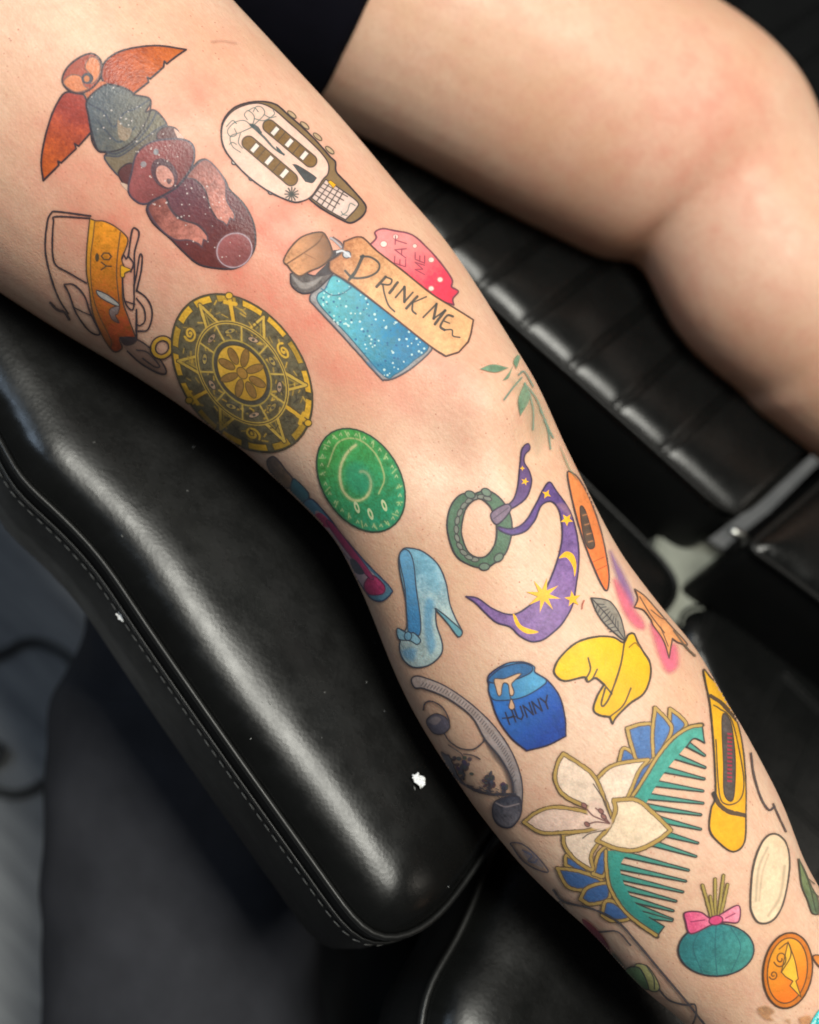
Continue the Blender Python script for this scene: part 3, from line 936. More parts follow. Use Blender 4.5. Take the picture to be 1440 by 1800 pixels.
        me.polygons.foreach_set('use_smooth', np.ones(len(F), bool))
        me.normals_split_custom_set_from_vertices(N_.astype(np.float32).tolist())
        ca_ = me.color_attributes.new('ink', 'FLOAT_COLOR', 'POINT')
        C = C*.96+.04*lin((205, 160, 134)); ca_.data.foreach_set('color', np.column_stack([C/KINK, A_]).astype(np.float32).ravel())
        fa = me.attributes.new('flush', 'FLOAT', 'POINT'); fa.data.foreach_set('value', flush_of(V).astype(np.float32))
        me.materials.append(INK_WET if s.wet else INK)
        o = bpy.data.objects.new(s.name, me); o['label'] = s.label
        link(o, person); o.matrix_parent_inverse = Matrix.Translation(person.location).inverted()
        return o
ZA, ZBt, ZC, ZD = (60, 60, 3.4286), (360, 150, 2.88), (60, 350, 4.8), (280, 500, 3.1304)
ZE, ZF, ZG, ZH, ZP = (440, 740, 3.4286), (760, 740, 3.0), (700, 1100, 3.0), (860, 1180, 2.4828), (0, 0, 1.0)
DK = (44, 44, 56)

# carved totem with orange wings
t = Tattoo('totem_tattoo', 'tattoo of a stacked carved totem with orange wings and a brown rounded base', ZA, True)
t.f('405,215! 440,155 520,105 640,78 760,72 915,95! 850,140 800,180! 785,165! 780,200! 700,270! 683,262! 690,290! 600,360! 540,325 440,300 410,270', (158, 58, 34), (196, 100, 46), (430, 200, 850, 180), n=.14, line=DK, lw=3)
t.f('300,365! 200,350 150,400 100,510 60,660 45,780 58,880! 150,790! 145,765! 165,775! 255,690! 245,660! 270,675! 345,590! 330,500 325,420', (162, 66, 58), (196, 92, 42), (220, 480, 90, 800), n=.14, line=DK, lw=3)
t.f('310,345 390,290 440,300 430,380 400,410 340,400', (196, 112, 78), n=.11)
t.f('170,280 200,205 270,145 345,118 395,150 410,210 390,280 330,340 260,358 205,335', (166, 78, 62), n=.12, line=DK, lw=3)
t.f('340,140 385,155 400,205 388,262 345,300 345,250 308,200', (214, 132, 92), n=.1, line=(110, 90, 84), lw=1.6)
t.f('178,288 222,248 280,256 300,310 325,332 260,350 208,328', (214, 130, 90), n=.1, line=(110, 90, 84), lw=1.6)
t.f(ell(322, 268, 36, 34), (72, 74, 84)); t.f(ell(318, 270, 17, 19), (196, 118, 74))
t.f('320,400 420,310 500,312 580,345 605,368 680,382 703,412 672,470 730,462 800,552 740,620 620,690 520,760 430,740 440,712 385,700 350,600 330,500', (86, 96, 104), (110, 104, 86), (380, 420, 760, 560), n=.12, line=DK, lw=3)
t.l('345,590 352,650 385,700 440,712 530,690 620,620 690,500 705,420', DK, 2.4)
t.l('440,712 500,720 600,660 690,560 740,470', (66, 72, 84), 3); t.l('330,420 420,470 480,560 540,480 610,450 690,400', (66, 76, 90), 2.6)
t.l('380,520 450,600 520,650 610,560', (70, 80, 92), 2.6); t.f('505,518 540,560 590,575 560,640 512,622', (140, 122, 104), n=.15)
t.f('425,740 520,735 640,650 740,575 800,552 770,640 640,700 590,800 540,850 500,845', (126, 112, 92), (92, 88, 84), (480, 760, 760, 600), n=.11, line=(64, 70, 84), lw=2.4)
t.f('738,605 770,570 820,558 865,580 872,632 800,640 752,640', (92, 54, 58), line=DK, lw=2); t.f('508,835 555,785 600,790 590,900 545,905', (92, 54, 58), line=DK, lw=2)
t.f('845,570 905,625 870,632', (214, 170, 152)); t.f('520,895 565,945 575,915', (214, 180, 160))
t.f('570,950 590,830 620,720 700,655 800,635 900,636 955,670 966,740 940,820 880,900 820,960 720,1010 640,1020', (148, 82, 84), (112, 50, 54), (640, 780, 900, 860), n=.16, line=(70, 66, 82), lw=3)
t.f(ell(786, 842, 72, 100, -32), (86, 62, 72), n=.15); t.f(ell(790, 858, 46, 72, -32), (196, 138, 126), n=.11)
t.f('805,870 830,880 815,905 800,890', (110, 84, 86)); t.f(ell(735, 710, 16, 19), (136, 134, 140)); t.f(ell(660, 785, 18, 18), (150, 140, 144))
t.f('680,1060 705,1012 800,960 880,905 960,800 1020,755 1080,790 1150,880 1180,940 1260,1020 1320,1130 1335,1250 1310,1330 1240,1400 1150,1415 1000,1390 900,1310 820,1230 720,1140', (104, 62, 76), (98, 44, 46), (850, 950, 1000, 1350), n=.11, line=DK, lw=2.8)
t.f('690,1060 720,1010 790,985 812,1040 870,1110 980,1150 1040,1210 1046,1250! 1022,1236! 1012,1282! 992,1262! 930,1240 850,1236 760,1170', (136, 78, 74), (198, 126, 112), (740, 1030, 1030, 1230), n=.14, line=(84, 72, 84), lw=2)
t.f('922,858 1020,760 1090,800 1150,890 1160,1000 1205,1080 1205,1122! 1182,1108! 1164,1154! 1140,1132! 1098,1108 1060,1040 1030,940 972,878', (150, 90, 84), (200, 130, 116), (1030, 800, 1170, 1120), n=.14, line=(84, 72, 84), lw=2)
t.f(ell(1208, 1303, 108, 100, -35), (152, 86, 88), (124, 66, 68), (1170, 1240, 1230, 1390), n=.11, line=(176, 152, 160), lw=2)
t.l('680,1060 700,1012 800,962 880,905 960,800', (60, 56, 70), 3)
t.l('800,985 830,1060 900,1120 990,1150 1040,1205', (70, 56, 66), 2.6)
t.l('972,878 1030,940 1060,1040 1098,1108', (70, 56, 66), 2.6)
t.dots('340,400 420,320 560,340 800,560 880,700 820,900 1100,900 1260,1100 1240,1350 1000,1350 800,1100 560,900 400,650', 70, 4, (222, 206, 200), 3)  # pale dots painted on as glints of the wet ink
t.build()

# cream headstock
t = Tattoo('headstock_tattoo', 'tattoo of a cream guitar headstock with two brown tuner slots and curling vines', ZBt)
for p in ((150, 390), (237, 470), (335, 540)): t.f(ell(*p, 13, 12), (224, 206, 194), line=DK, lw=1.8)
for p in ((440, 150), (505, 205), (570, 262), (632, 330)): t.f(ell(*p, 26, 10, 40), (196, 166, 132), line=(104, 92, 76), lw=1.8)
t.f('85,250 95,180 150,115 250,85 350,95 420,150 500,220 570,290 630,360 660,390 665,440 720,500 800,590 815,630 790,670 740,697 690,680 600,630 545,590 520,570 480,590 430,585 330,540 230,470 150,390 100,320', (136, 110, 78), line=DK, lw=2.8)
t.f('85,250 100,180 160,120 260,92 340,118 420,185 520,275 590,345 625,400 622,450 596,480 540,562 480,590 430,585 330,540 230,470 150,390 100,320', (236, 196, 178), n=.05, line=DK, lw=2.2)
def slot(t, x0, y0, x1, y1, hw):
    d = norm(np.array([x1-x0, y1-y0], float)); n_ = np.array([-d[1], d[0]]); a, b = np.array([x0, y0]), np.array([x1, y1])
    an = math.degrees(math.atan2(d[1], d[0]))
    pts = np.vstack([ell(x1, y1, hw, hw, an, 12, -90, 90), ell(x0, y0, hw, hw, an, 12, 90, 270)])
    t.f(pts, (128, 98, 62), smooth=False, n=.1, line=(74, 68, 64), lw=2)
    for q in (.14, .48, .84):
        c = a+(b-a)*q
        t.f([c+d*14-n_*hw*.75, c+d*14+n_*hw*.75, c-d*12+n_*hw*.75, c-d*12-n_*hw*.75], (240, 220, 208), smooth=False, line=(86, 76, 70), lw=1.5)
    for q in (.3, .66):
        c = a+(b-a)*q; t.l([c-n_*hw, c+n_*hw], (80, 70, 62), 1.5)
slot(t, 325, 208, 535, 384, 32); slot(t, 222, 292, 436, 476, 34)
t.f('442,400! 470,405 540,448 568,470! 545,496 508,490!', (70, 76, 78), n=.1); 
for a in range(0, 180, 30): t.l([(440-34*math.cos(math.radians(a)), 552-34*math.sin(math.radians(a))), (440+34*math.cos(math.radians(a)), 552+34*math.sin(math.radians(a)))], (66, 74, 74), 2.2)
V_ = (82, 108, 106)
for c in ('240,210 200,180 150,190 115,230 130,260 160,250 150,220', '240,210 250,160 220,130 200,150 215,175', '240,210 300,150 290,115 260,110 245,135', '235,215 180,240 130,260 140,310 180,340', '180,245 170,290 190,320', '250,170 300,180 350,150 345,125', '110,210 140,180 160,195', '160,300 140,290 125,300', '300,150 330,165 360,160', '220,130 250,115 270,135'):
    t.l(c, V_, 1.5)
t.l('230,200 300,265 350,320 400,352', (70, 88, 90), 3.2); t.l('240,205 262,215 280,240', (66, 84, 88), 5); t.f('360,310 380,325 400,352 372,340', (66, 84, 88))
t.f('540,572! 612,478! 690,530 770,590 768,622 712,682! 620,630', (226, 196, 184), smooth=True, line=DK, lw=2)
for q in np.linspace(.2, .8, 4):
    t.l([(540+72*q, 572-94*q), (640+72*q+30*q, 640-94*q)], (92, 82, 80), 1.8)
for q in (.25, .5, .75, 1.0):
    t.l([(540+105*q, 572+66*q), (612+90*q, 478+60*q)], (78, 74, 74), 2.0)
t.f('622,490! 636,482! 665,505! 650,522!', (240, 172, 34), smooth=False, line=(120, 90, 40), lw=1.2)
t.l('690,660 720,640 735,600 760,610', V_, 1.4); t.l('690,640 700,655 720,660', V_, 1.4)
t.build()

# pink cookie behind the tag
t = Tattoo('cookie_tattoo', 'tattoo of a pink wavy cookie lettered EAT ME behind the bottle tag', ZBt)
t.f('835,810! 868,775 862,745 900,728 960,738 1050,760 1130,830 1200,910 1250,985 1248,1022 1282,1045 1255,1080 1258,1112! 1180,1085 1050,990 930,900', (238, 148, 146), (238, 66, 92), (960, 830, 1080, 1040), n=.06, line=(120, 66, 84), lw=2.6)
for p in ((905, 805, 18), (965, 768, 14), (1145, 885, 15), (1190, 985, 14), (1145, 1030, 14), (1062, 815, 12)): t.f(ell(p[0], p[1], p[2], p[2]*.9), (252, 216, 204), line=(190, 120, 120), lw=1.3)
t.text('EAT', (1015, 925), (2, -52), (-56, -18), (150, 66, 86), 1.7, .95)
t.text('ME', (1112, 962), (0, -52), (-48, -20), (150, 66, 86), 1.7, 1.05)
t.build()

# blue bottle and cork
t = Tattoo('bottle_tattoo', 'tattoo of a corked bottle of sparkling blue liquid', ZBt)
t.f('545,1050 590,1015 640,965 660,950 730,1005 900,1130 1150,1312! 1140,1350 1050,1430 960,1482 910,1490 880,1470 700,1270 560,1120 533,1085', (158, 152, 152), n=.15, line=(84, 82, 90), lw=2.6)
liq = '572,1062 610,1030 650,965 730,1008 900,1132 1128,1305 1050,1400 965,1462 905,1468 720,1260 585,1115'
t.f(liq, (96, 182, 190), (28, 122, 164), (620, 1220, 1000, 1230), n=.16, line=(44, 96, 116), lw=2)
t.f('820,1400 905,1468 965,1462 1050,1400 1128,1305 1060,1330 960,1400', (24, 120, 158), a=.6, soft=3)
t.dots(liq, 80, 5, (206, 232, 226), 2); t.dots(liq, 55, 5, (22, 96, 140), 6)
t.l('590,1030 640,1062 690,1058 735,1030', (54, 110, 130), 2)
t.f('435,955! 480,940 560,965 630,915 660,935 640,965 560,1040 490,1052 440,1012', (92, 86, 86), n=.25, line=DK, lw=2.4); t.f('440,960 500,1000 560,985 600,960 560,1010 490,1030', (170, 162, 158), a=.6, soft=2)
t.f('560,965 620,900 648,838 690,850 680,905 640,955', (62, 60, 66), n=.2)
t.f('400,890 430,830 490,770 570,745 610,760 645,850 600,910 530,942 480,966 440,940 420,912', (206, 146, 104), (118, 84, 64), (480, 850, 640, 830), n=.16, line=(84, 64, 56), lw=2.6)
t.l('415,905 500,850 570,800 600,755', (112, 78, 58), 2.2); t.l('500,850 560,880', (150, 104, 76), 1.6)
t.build()

# paper tag
t = Tattoo('tag_tattoo', 'tattoo of a tan paper tag lettered DRINK ME tied to the bottle', ZBt)
t.f('632,892! 690,850 705,792! 790,770 870,840 1000,940 1150,1060 1280,1140 1358,1190! 1345,1260 1332,1300! 1285,1352! 1220,1372! 1140,1320 950,1170 740,1005 640,942', (186, 122, 82), (232, 176, 128), (660, 860, 900, 1050), n=.1, line=(88, 66, 62), lw=2.6)
TX = (58, 66, 68)
t.l('800,866! 765,940 742,972', TX, 5); t.l('790,868 840,872 882,905 872,945 820,972 750,975 710,940', TX, 3.4); t.l('730,985 750,960', TX, 4)
t.l('915,970 870,1020', TX, 4.4); t.l('912,970 945,985 935,1010 895,1008', TX, 2.8); t.l('900,1008 910,1060 930,1115 960,1146', TX, 2.6)
t.l('975,1000 935,1052', TX, 4.4)
t.l('1010,1022 965,1075', TX, 3); t.l('1010,1022! 1010,1098!', TX, 4.2, smooth=False); t.l('1052,1050 1010,1098', TX, 3)
t.l('1075,1070 1020,1130', TX, 4.4); t.l('1120,1072 1055,1100', TX, 2.4); t.l('1052,1100 1050,1140 1068,1158', TX, 3)
t.l('1172,1108 1105,1176', TX, 3); t.l('1172,1108! 1158,1182!', TX, 4.2, smooth=False); t.l('1215,1142! 1158,1182!', TX, 2.6, smooth=False); t.l('1215,1142 1165,1210', TX, 4.4)
t.l('1255,1172 1225,1168 1192,1220 1212,1240', TX, 3.6); t.l('1212,1196 1238,1206', TX, 2.4); t.l('1212,1240 1250,1240 1255,1270 1290,1278', TX, 2.4)
t.l('638,775 660,790 690,820', (176, 172, 176), 3.6); t.l('650,770 690,800 698,830 670,840 665,860', (92, 88, 96), 2); t.f(ell(718, 858, 20, 18), (196, 196, 200), line=(70, 70, 78), lw=2); t.l('670,845 700,840 735,868', (214, 212, 214), 3)
t.build()

# van
t = Tattoo('van_tattoo', 'tattoo of an old van in outline with an orange stripe lettered YO', ZC)
t.f('475,165! 520,182! 600,188 700,240 780,312 792,360 770,430 742,505 770,600 752,650 752,850 800,1000 862,1165! 730,1170 745,1255 665,1275 560,1110 500,950 470,750 447,600 452,400', (238, 152, 40), (168, 72, 36), (600, 250, 680, 1150), n=.22, line=(78, 66, 60), lw=2.2)
t.f('475,165! 515,182! 500,330 480,500 490,750 545,960 650,1180 640,1240 560,1110 500,950 470,750 447,600 452,400', (232, 160, 44), (170, 96, 52), (480, 300, 580, 1100), n=.1, line=(92, 74, 54), lw=1.6)
t.l('730,280 706,480 700,650 722,870', (86, 70, 56), 1.8)
t.l('480,140! 200,103 150,115 118,180 98,350 108,500 160,700 220,850 290,960', INKLINE, 2.8); t.l('470,160! 190,145 168,190 158,350 163,480 195,560 300,620 445,705', INKLINE, 2.6)
t.l('260,715! 340,720 430,815 480,960 560,1130 470,1110 360,960 300,800 260,720', INKLINE, 2.6); t.l('340,910 420,950 490,980', INKLINE, 2)
t.text('YO', (655, 600), (0, -78), (-84, -4), (70, 62, 52), 2.2, 1.05)
t.f(ell(535, 490, 17, 36, 0), (86, 72, 52))
t.f('528,770 560,775 640,815 718,880 705,900 600,850 545,810', (190, 184, 178), line=(72, 70, 74), lw=2); t.f('640,930 720,900 712,960 690,980 720,1040 660,1010', (150, 132, 130), (96, 70, 66), (660, 920, 700, 1040), line=(84, 64, 60), lw=1.6)
t.l('800,470 830,262 868,252 888,300 852,440 850,560 850,700', INKLINE, 2.6); t.l('800,470 780,500 760,470 745,500', INKLINE, 2.2)
t.l('848,720 870,620 895,470 915,490 905,610 868,770', INKLINE, 2.6); t.l('745,640 770,860 840,925 848,720', INKLINE, 2.4); t.l('780,860 855,885', INKLINE, 2)
t.f('735,560 770,570 820,595 770,620 765,650 735,650', (242, 176, 40), line=(92, 76, 50), lw=1.6); t.l('800,480 840,540 820,610', INKLINE, 2.2)
t.l('868,930! 868,1170! 730,1165!', INKLINE, 3, smooth=False)
t.l('870,770 940,820 990,900 998,1000 960,1100 885,1110', INKLINE, 2.6); t.l('868,835 930,920 940,1020 900,1062 868,1055', INKLINE, 2.4)
t.f('735,1170 870,1180 1000,1270 1100,1400 1115,1470 1040,1470 900,1380 780,1270', (150, 124, 112), a=.5); t.l('735,1170 870,1180 1000,1270 1100,1400 1115,1470 1040,1460 900,1380 790,1280', INKLINE, 2.4); t.l('870,1270 960,1290 1060,1400 1020,1410 920,1340', INKLINE, 2)
t.f('740,1175 870,1175 840,1220 770,1230', (66, 56, 60))
t.l('140,870 200,930 260,950 300,1010', (88, 78, 80), 4)
t.build()

# gold medallion: rings, wedges and a plain domed boss
t = Tattoo('medallion_tattoo', 'tattoo of a gold round medallion with patterned rings', ZD)
MC, MA, MB_, MD = (458, 486), 482, 328, 54
def me_(r, a0=0, a1=360, n=72): return ell(MC[0], MC[1], MA*r, MB_*r, MD, n, a0, a1)
def mp(r, a): return me_(r, a, a+1, 2)[0]
GO, GD = (234, 180, 62), (70, 68, 62)
t.l(ell(18, 345, 48, 52, 40), GO, 5, smooth=False, closed=True); t.l(ell(18, 345, 62, 66, 40), DK, 2, smooth=False, closed=True); t.l(ell(18, 345, 34, 38, 40), DK, 2, smooth=False, closed=True)
t.f(me_(1), (100, 94, 74), smooth=False, n=.25, line=(78, 74, 62), lw=2.6)
for k in range(16):
    a = k*22.5
    t.f(np.vstack([me_(.985, a+2, a+19, 8), me_(.90, a+19, a+2, 8)]), GO if k % 3 else (186, 146, 56), smooth=False, n=.12, line=(86, 80, 56), lw=1.3)
for k in range(12):
    a = k*30+6
    if k % 2 == 0:
        t.l([mp(.64, a-10), mp(.92, a), mp(.64, a+10)], GD, 7, smooth=False); t.l([mp(.64, a-10), mp(.92, a), mp(.64, a+10)], (222, 182, 84), 4, smooth=False)
        t.l([mp(.66, a-4), mp(.80, a), mp(.66, a+4)], (160, 136, 70), 2.4, smooth=False)
    elif k % 4 == 1:
        sp_ = [mp(.78+.012*q*math.cos(q*1.3)*.8, a+q*.9*math.sin(q*1.3)) for q in np.linspace(0.5, 9, 26)]
        t.l(sp_, (66, 64, 58), 5, smooth=False); t.l(sp_, (232, 184, 72), 3.4, smooth=False)
    else:
        t.l([mp(.66, a), mp(.95, a)], (66, 64, 58), 9, smooth=False); t.l([mp(.66, a), mp(.95, a)], GO, 5.5, smooth=False); t.l([mp(.9, a-5), mp(.9, a+5)], GO, 6, smooth=False)
        c = mp(.99, a); t.f(ell(*c, 20, 18), GO, line=(86, 78, 50), lw=1.6)
rm = random.Random(9)
for _ in range(150):
    a = rm.uniform(0, 360); r = rm.choice((rm.uniform(.68, .89), rm.uniform(.46, .60))); p0 = mp(r, a); p1 = mp(r+rm.uniform(-.05, .05), a+rm.uniform(2, 6))
    t.l([p0, p1], rm.choice(((218, 174, 74), (184, 150, 72), (62, 62, 58))), rm.uniform(1.4, 3), smooth=False, a=.8)
for r in (.655, .63): t.l(me_(r), (216, 178, 86), 2.4, smooth=False, closed=True)
t.l(me_(.643), (70, 68, 60), 1.6, smooth=False, closed=True)
for k in range(10):
    a = k*36+10
    t.l([mp(.42, a), mp(.62, a)], (214, 178, 88), 2.6, smooth=False)
    c = mp(.53, a+18); t.f(ell(c[0], c[1], 30, 14, a+100+MD), (176, 150, 86) if k % 2 else (196, 160, 130), n=.2, line=(74, 72, 66), lw=1.5); t.f(ell(c[0], c[1], 9, 8), (92, 88, 78))
t.f(me_(.42), (74, 74, 70), smooth=False, n=.15); t.l(me_(.415), (186, 158, 78), 2.4, smooth=False, closed=True)
t.f(me_(.355), (228, 176, 66), (196, 148, 52), (380, 420, 560, 560), smooth=False, n=.1, line=(80, 74, 54), lw=2)
for k in range(8):
    a = k*45+12; c = mp(.22, a); t.f(ell(c[0], c[1], 50, 22, math.degrees(math.atan2(c[1]-MC[1], c[0]-MC[0]))), (150, 112, 62), n=.12, line=(96, 80, 48), lw=1.4)
t.f(me_(.075), (170, 126, 60), smooth=False, line=(90, 76, 46), lw=1.5)
t.build()

# green stone
t = Tattoo('stone_tattoo', 'tattoo of an oval green stone with a pale curling line', ZD)
t.f(ell(1112, 1076, 308, 212, 58), (64, 158, 78), (40, 148, 108), (960, 900, 1260, 1260), smooth=False, n=.18, line=(44, 78, 66), lw=2.6)
SPL = (176, 190, 128)
sp_ = [(1100+(30+150*q)*math.cos(-1.2+q*5.6)*.86+30*q, 1060+(30+150*q)*math.sin(-1.2+q*5.6)*1.12+15*q) for q in np.linspace(0, 1, 40)]
t.l(sp_, (120, 170, 110), 7.5, smooth=False, a=.6); t.l(sp_, (196, 200, 144), 3.6, smooth=False)
t.f(ell(1100, 1062, 92, 70, 58), (38, 150, 120), a=.55, soft=8, smooth=False)
t.l('930,1000 985,870 1090,850 1190,930 1240,1060 1210,1150', SPL, 2.6, a=.85)
for a in range(0, 360, 12):
    c = ell(1112, 1076, 278, 184, 58, 2, a, a+1)[0]; t.l([c+[-7, 4], c+[0, -9], c+[7, 5]], (186, 206, 150), 1.6, smooth=False, a=.8)
for a in range(0, 360, 20):
    p0 = ell(1112, 1076, 292, 198, 58, 2, a, a+1)[0]; p1 = ell(1112, 1076, 262, 170, 58, 2, a+3, a+4)[0]; t.l([p0, p1], (180, 206, 140), 2.2, smooth=False, a=.7)
for k in range(46):
    a = k*7.83; rr = .62+.3*((k*37) % 11)/11
    p0 = ell(1112, 1076, 308*rr, 212*rr, 58, 2, a, a+1)[0]; t.l([p0, p0+[8, 22]], (44, 126, 70), 1.4, smooth=False, a=.6)
for c in ((1090, 1225), (1165, 1262), (1240, 1215)):
    t.f(ell(c[0], c[1], 34, 13, 70), (206, 216, 168), n=.05); t.f(ell(c[0], c[1], 16, 5, 70), (60, 150, 90))
t.build()

# slim vial
t = Tattoo('vial_tattoo', 'tattoo of a slim stoppered vial of pink liquid at the inner knee', ZE)
t.f('105,240 138,212 170,232 215,290 262,352 235,402 180,372 122,295', (112, 98, 92), (150, 122, 100), (130, 260, 240, 330), n=.12, line=(74, 74, 84), lw=2.2)
t.f('262,348 300,372 352,432 350,482 318,518 285,470 248,418', (74, 126, 138), n=.1, line=(58, 84, 100), lw=2.2)
t.f('318,520 370,468 470,570 560,690 700,850 846,1000 850,1040 800,1082 740,1072 690,1010 560,800 420,622', (96, 146, 170), n=.08, line=(54, 78, 108), lw=2.4)
t.f('395,555 430,552 560,700 700,870 812,990 802,1040 720,1042 680,990 560,810 450,660', (206, 176, 182))
t.f('690,985 740,928 812,990 802,1040 720,1042', (200, 66, 116), n=.14, line=(110, 48, 86), lw=1.8); t.f('395,565 430,552 480,600 480,640 430,620', (204, 84, 124), n=.12)
t.f('470,620 490,605 600,740 740,928 715,940 590,790', (190, 70, 116), line=(116, 62, 96), lw=1.5); t.f('605,832 640,838 692,912 655,922 622,890', (78, 84, 100))
t.l('450,660 520,740 600,830', (110, 96, 112), 1.6)
t.build()

# blue shoe
t = Tattoo('shoe_tattoo', 'tattoo of a pale blue high-heeled shoe with a small bow', ZE)
t.f('900,830 920,775 960,765 1040,785 1130,860 1180,970 1205,1100 1240,1190 1280,1265! 1255,1300! 1200,1220 1120,1132! 1125,1225 1160,1340 1150,1410 1080,1470 990,1482 930,1440 905,1370 915,1300 950,1230 945,1100 908,920', (132, 186, 208), (186, 206, 204), (980, 900, 1130, 1200), n=.14, line=(66, 76, 90), lw=2.4)
t.f('1060,1080 1110,1090 1100,1220 1120,1350 1085,1400 1050,1250', (78, 156, 196), a=.7, soft=5); t.f('1020,820 1080,850 1150,980 1120,1040 1060,960', (120, 178, 200), a=.6, soft=6); t.f('920,1380 1000,1370 990,1440 940,1430', (96, 166, 208), a=.7, soft=5)
t.f('902,830 925,776 962,788 988,860 1003,1000 1030,1200 1022,1290 962,1290 950,1200 935,1000', (112, 172, 208), (66, 140, 192), (930, 820, 990, 1200), n=.12, line=(66, 76, 90), lw=2)
t.f('1118,1132 1150,1150 1210,1200 1278,1266 1255,1298 1190,1215', (110, 168, 180), line=(60, 74, 86), lw=2.2)
t.f('890,1250 925,1262 955,1280 990,1276 1030,1318 1010,1345 965,1322 900,1312', (148, 196, 214), line=(62, 76, 92), lw=2.2); t.f(ell(955, 1295, 22, 26), (124, 178, 204), line=(62, 76, 92), lw=1.8)
t.build()

# bangle and scarf
t = Tattoo('tambourine_tattoo', 'tattoo of a round green tambourine tied to the scarf', ZF)
t.f('80,570 95,460 150,390 220,385 290,368 360,412 408,490 418,580 390,690 320,755 270,775 190,755 120,700', (84, 116, 94), n=.12, hole='155,560 175,470 220,418 260,412 310,460 338,540 333,640 290,708 240,720 190,690 160,620', line=(56, 60, 66), lw=2.6)
for a in np.arange(95, 300, 16):
    c = ell(246, 566, 118, 166, 4, 2, a, a+1)[0]; t.f(ell(c[0], c[1], 22, 12, a+90), (128, 132, 122), line=(60, 62, 66), lw=1.6)
for c, an in (((200, 390), 20), ((285, 378), 30), ((350, 720), -40), ((275, 768), 0)): t.f(ell(c[0], c[1], 27, 19, an), (112, 132, 116), line=(56, 62, 66), lw=2)
t.build()
t = Tattoo('scarf_tattoo', 'tattoo of a purple scarf scattered with yellow moons and stars', ZF)
PU, PL = (98, 76, 136), (136, 104, 158)
t.f('500,120 470,150 460,230 450,340 430,410 395,452 412,465 490,410 520,330 510,270 482,220 485,180 512,146', (104, 82, 128), n=.1, line=(60, 54, 82), lw=2.4)
t.f('350,560 420,570 490,530 550,430 580,370 615,325 650,370 700,440 735,510 762,620 770,740 757,860 738,970 690,1060 640,1112 580,1155 520,1162 460,1132 410,1085 340,1062 280,1010 230,960 180,925! 240,935 320,990 400,1020 460,1010 540,950 600,880 650,760 680,640 680,540 660,460 620,425 570,450 540,520 490,580 420,600 365,582', PU, PL, (500, 560, 700, 860), n=.14, line=(58, 52, 84), lw=2.6)
t.f('655,440 700,445 730,510 690,480', (156, 118, 140), a=.7, soft=4)
t.f('310,490 390,440 412,470 342,545', (134, 114, 134), n=.1, line=(60, 56, 76), lw=2.2); t.l('325,515 400,458', (78, 70, 88), 1.5)
YE = (250, 188, 52)
t.f('665,725 700,690 740,705 757,760 748,822 738,770 705,722', YE); t.f('425,1020 442,1030 475,1082 560,1112 500,1122 445,1082', YE)
def star(t, cx, cy, r, n, c, r2=.4, rot=0):
    t.f([(cx+(r if k % 2 == 0 else r*r2)*math.cos(rot+math.pi*k/n), cy+(r if k % 2 == 0 else r*r2)*math.sin(rot+math.pi*k/n)) for k in range(2*n)], c, smooth=False)
star(t, 585, 920, 92, 8, YE, .34, .2); star(t, 600, 388, 26, 4, YE, .4, .5); star(t, 706, 522, 34, 5, YE, .45, .3); star(t, 486, 322, 22, 5, YE); star(t, 472, 252, 14, 4, YE); star(t, 738, 940, 44, 5, YE, .4, .8)
t.build()

# orange board, pink wash, hat
t = Tattoo('surfboard_tattoo', 'tattoo of a narrow orange surfboard at the outer edge of the knee', ZF)
t.f('710,290 725,272 770,310 830,420 890,600 925,780 926,870 908,892 860,800 790,620 742,450', (244, 146, 84), (250, 128, 70), (740, 320, 900, 800), n=.1, line=(72, 66, 70), lw=2.6)
t.f('775,462 800,470 838,590 852,662 820,672 792,600', (92, 78, 70), line=(62, 56, 58), lw=1.8)
for q in (500, 550, 600, 640): t.l([(785+(q-480)*.22, q), (806+(q-480)*.22, q-6)], (190, 130, 90), 1.6)
t.l('845,745 900,720', (190, 100, 60), 1.5); t.l('862,790 915,765', (190, 100, 60), 1.5)
t.build()
t = Tattoo('flower_wash_tattoo', 'tattoo of orange leaves over a pink and purple watercolour wash', ZF)
t.f('935,690 960,730 1010,820 1060,940 1040,975 990,880 950,760', (146, 108, 166), a=.75, soft=7); t.f('955,840 1010,900 1060,990 1110,1060 1110,1098 1060,1080 1000,990', (238, 116, 140), a=.8, soft=7)
t.f('1150,1080 1200,1120 1240,1180 1282,1190 1290,1290 1240,1325 1195,1240', (240, 116, 144), a=.8, soft=8)
t.f('1065,890! 1120,930 1190,1010 1260,1090 1340,1180 1290,1170! 1262,1150! 1245,1252! 1215,1160 1160,1080! 1150,1050! 1110,1000 1062,985! 1080,940', (236, 160, 104), n=.12, line=(84, 70, 66), lw=2.2)
t.l('1090,930 1150,1030 1220,1120', (92, 74, 66), 1.8); t.l('1150,1000 1200,1040 1230,1050', (92, 74, 66), 1.6); t.l('1200,1090 1240,1190', (92, 74, 66), 1.6); t.l('1270,1110 1330,1190 1380,1240', (110, 96, 80), 3)
t.build()
t = Tattoo('hat_tattoo', 'tattoo of a yellow pointed cap with a grey feather', ZF)
t.f('835,935! 900,942 945,965 990,1040 1012,1152 960,1120 900,1062 860,1000', (150, 142, 130), n=.15, line=(64, 66, 70), lw=2)
for q in np.linspace(.12, .85, 8): t.l([(850+150*q, 945+190*q), (870+100*q+20, 955+150*q-30*q)], (74, 76, 80), 1.5); t.l([(850+150*q, 945+190*q), (845+105*q, 985+150*q)], (74, 76, 80), 1.5)
t.l('838,938 930,1040 1010,1152', (66, 66, 70), 1.8)
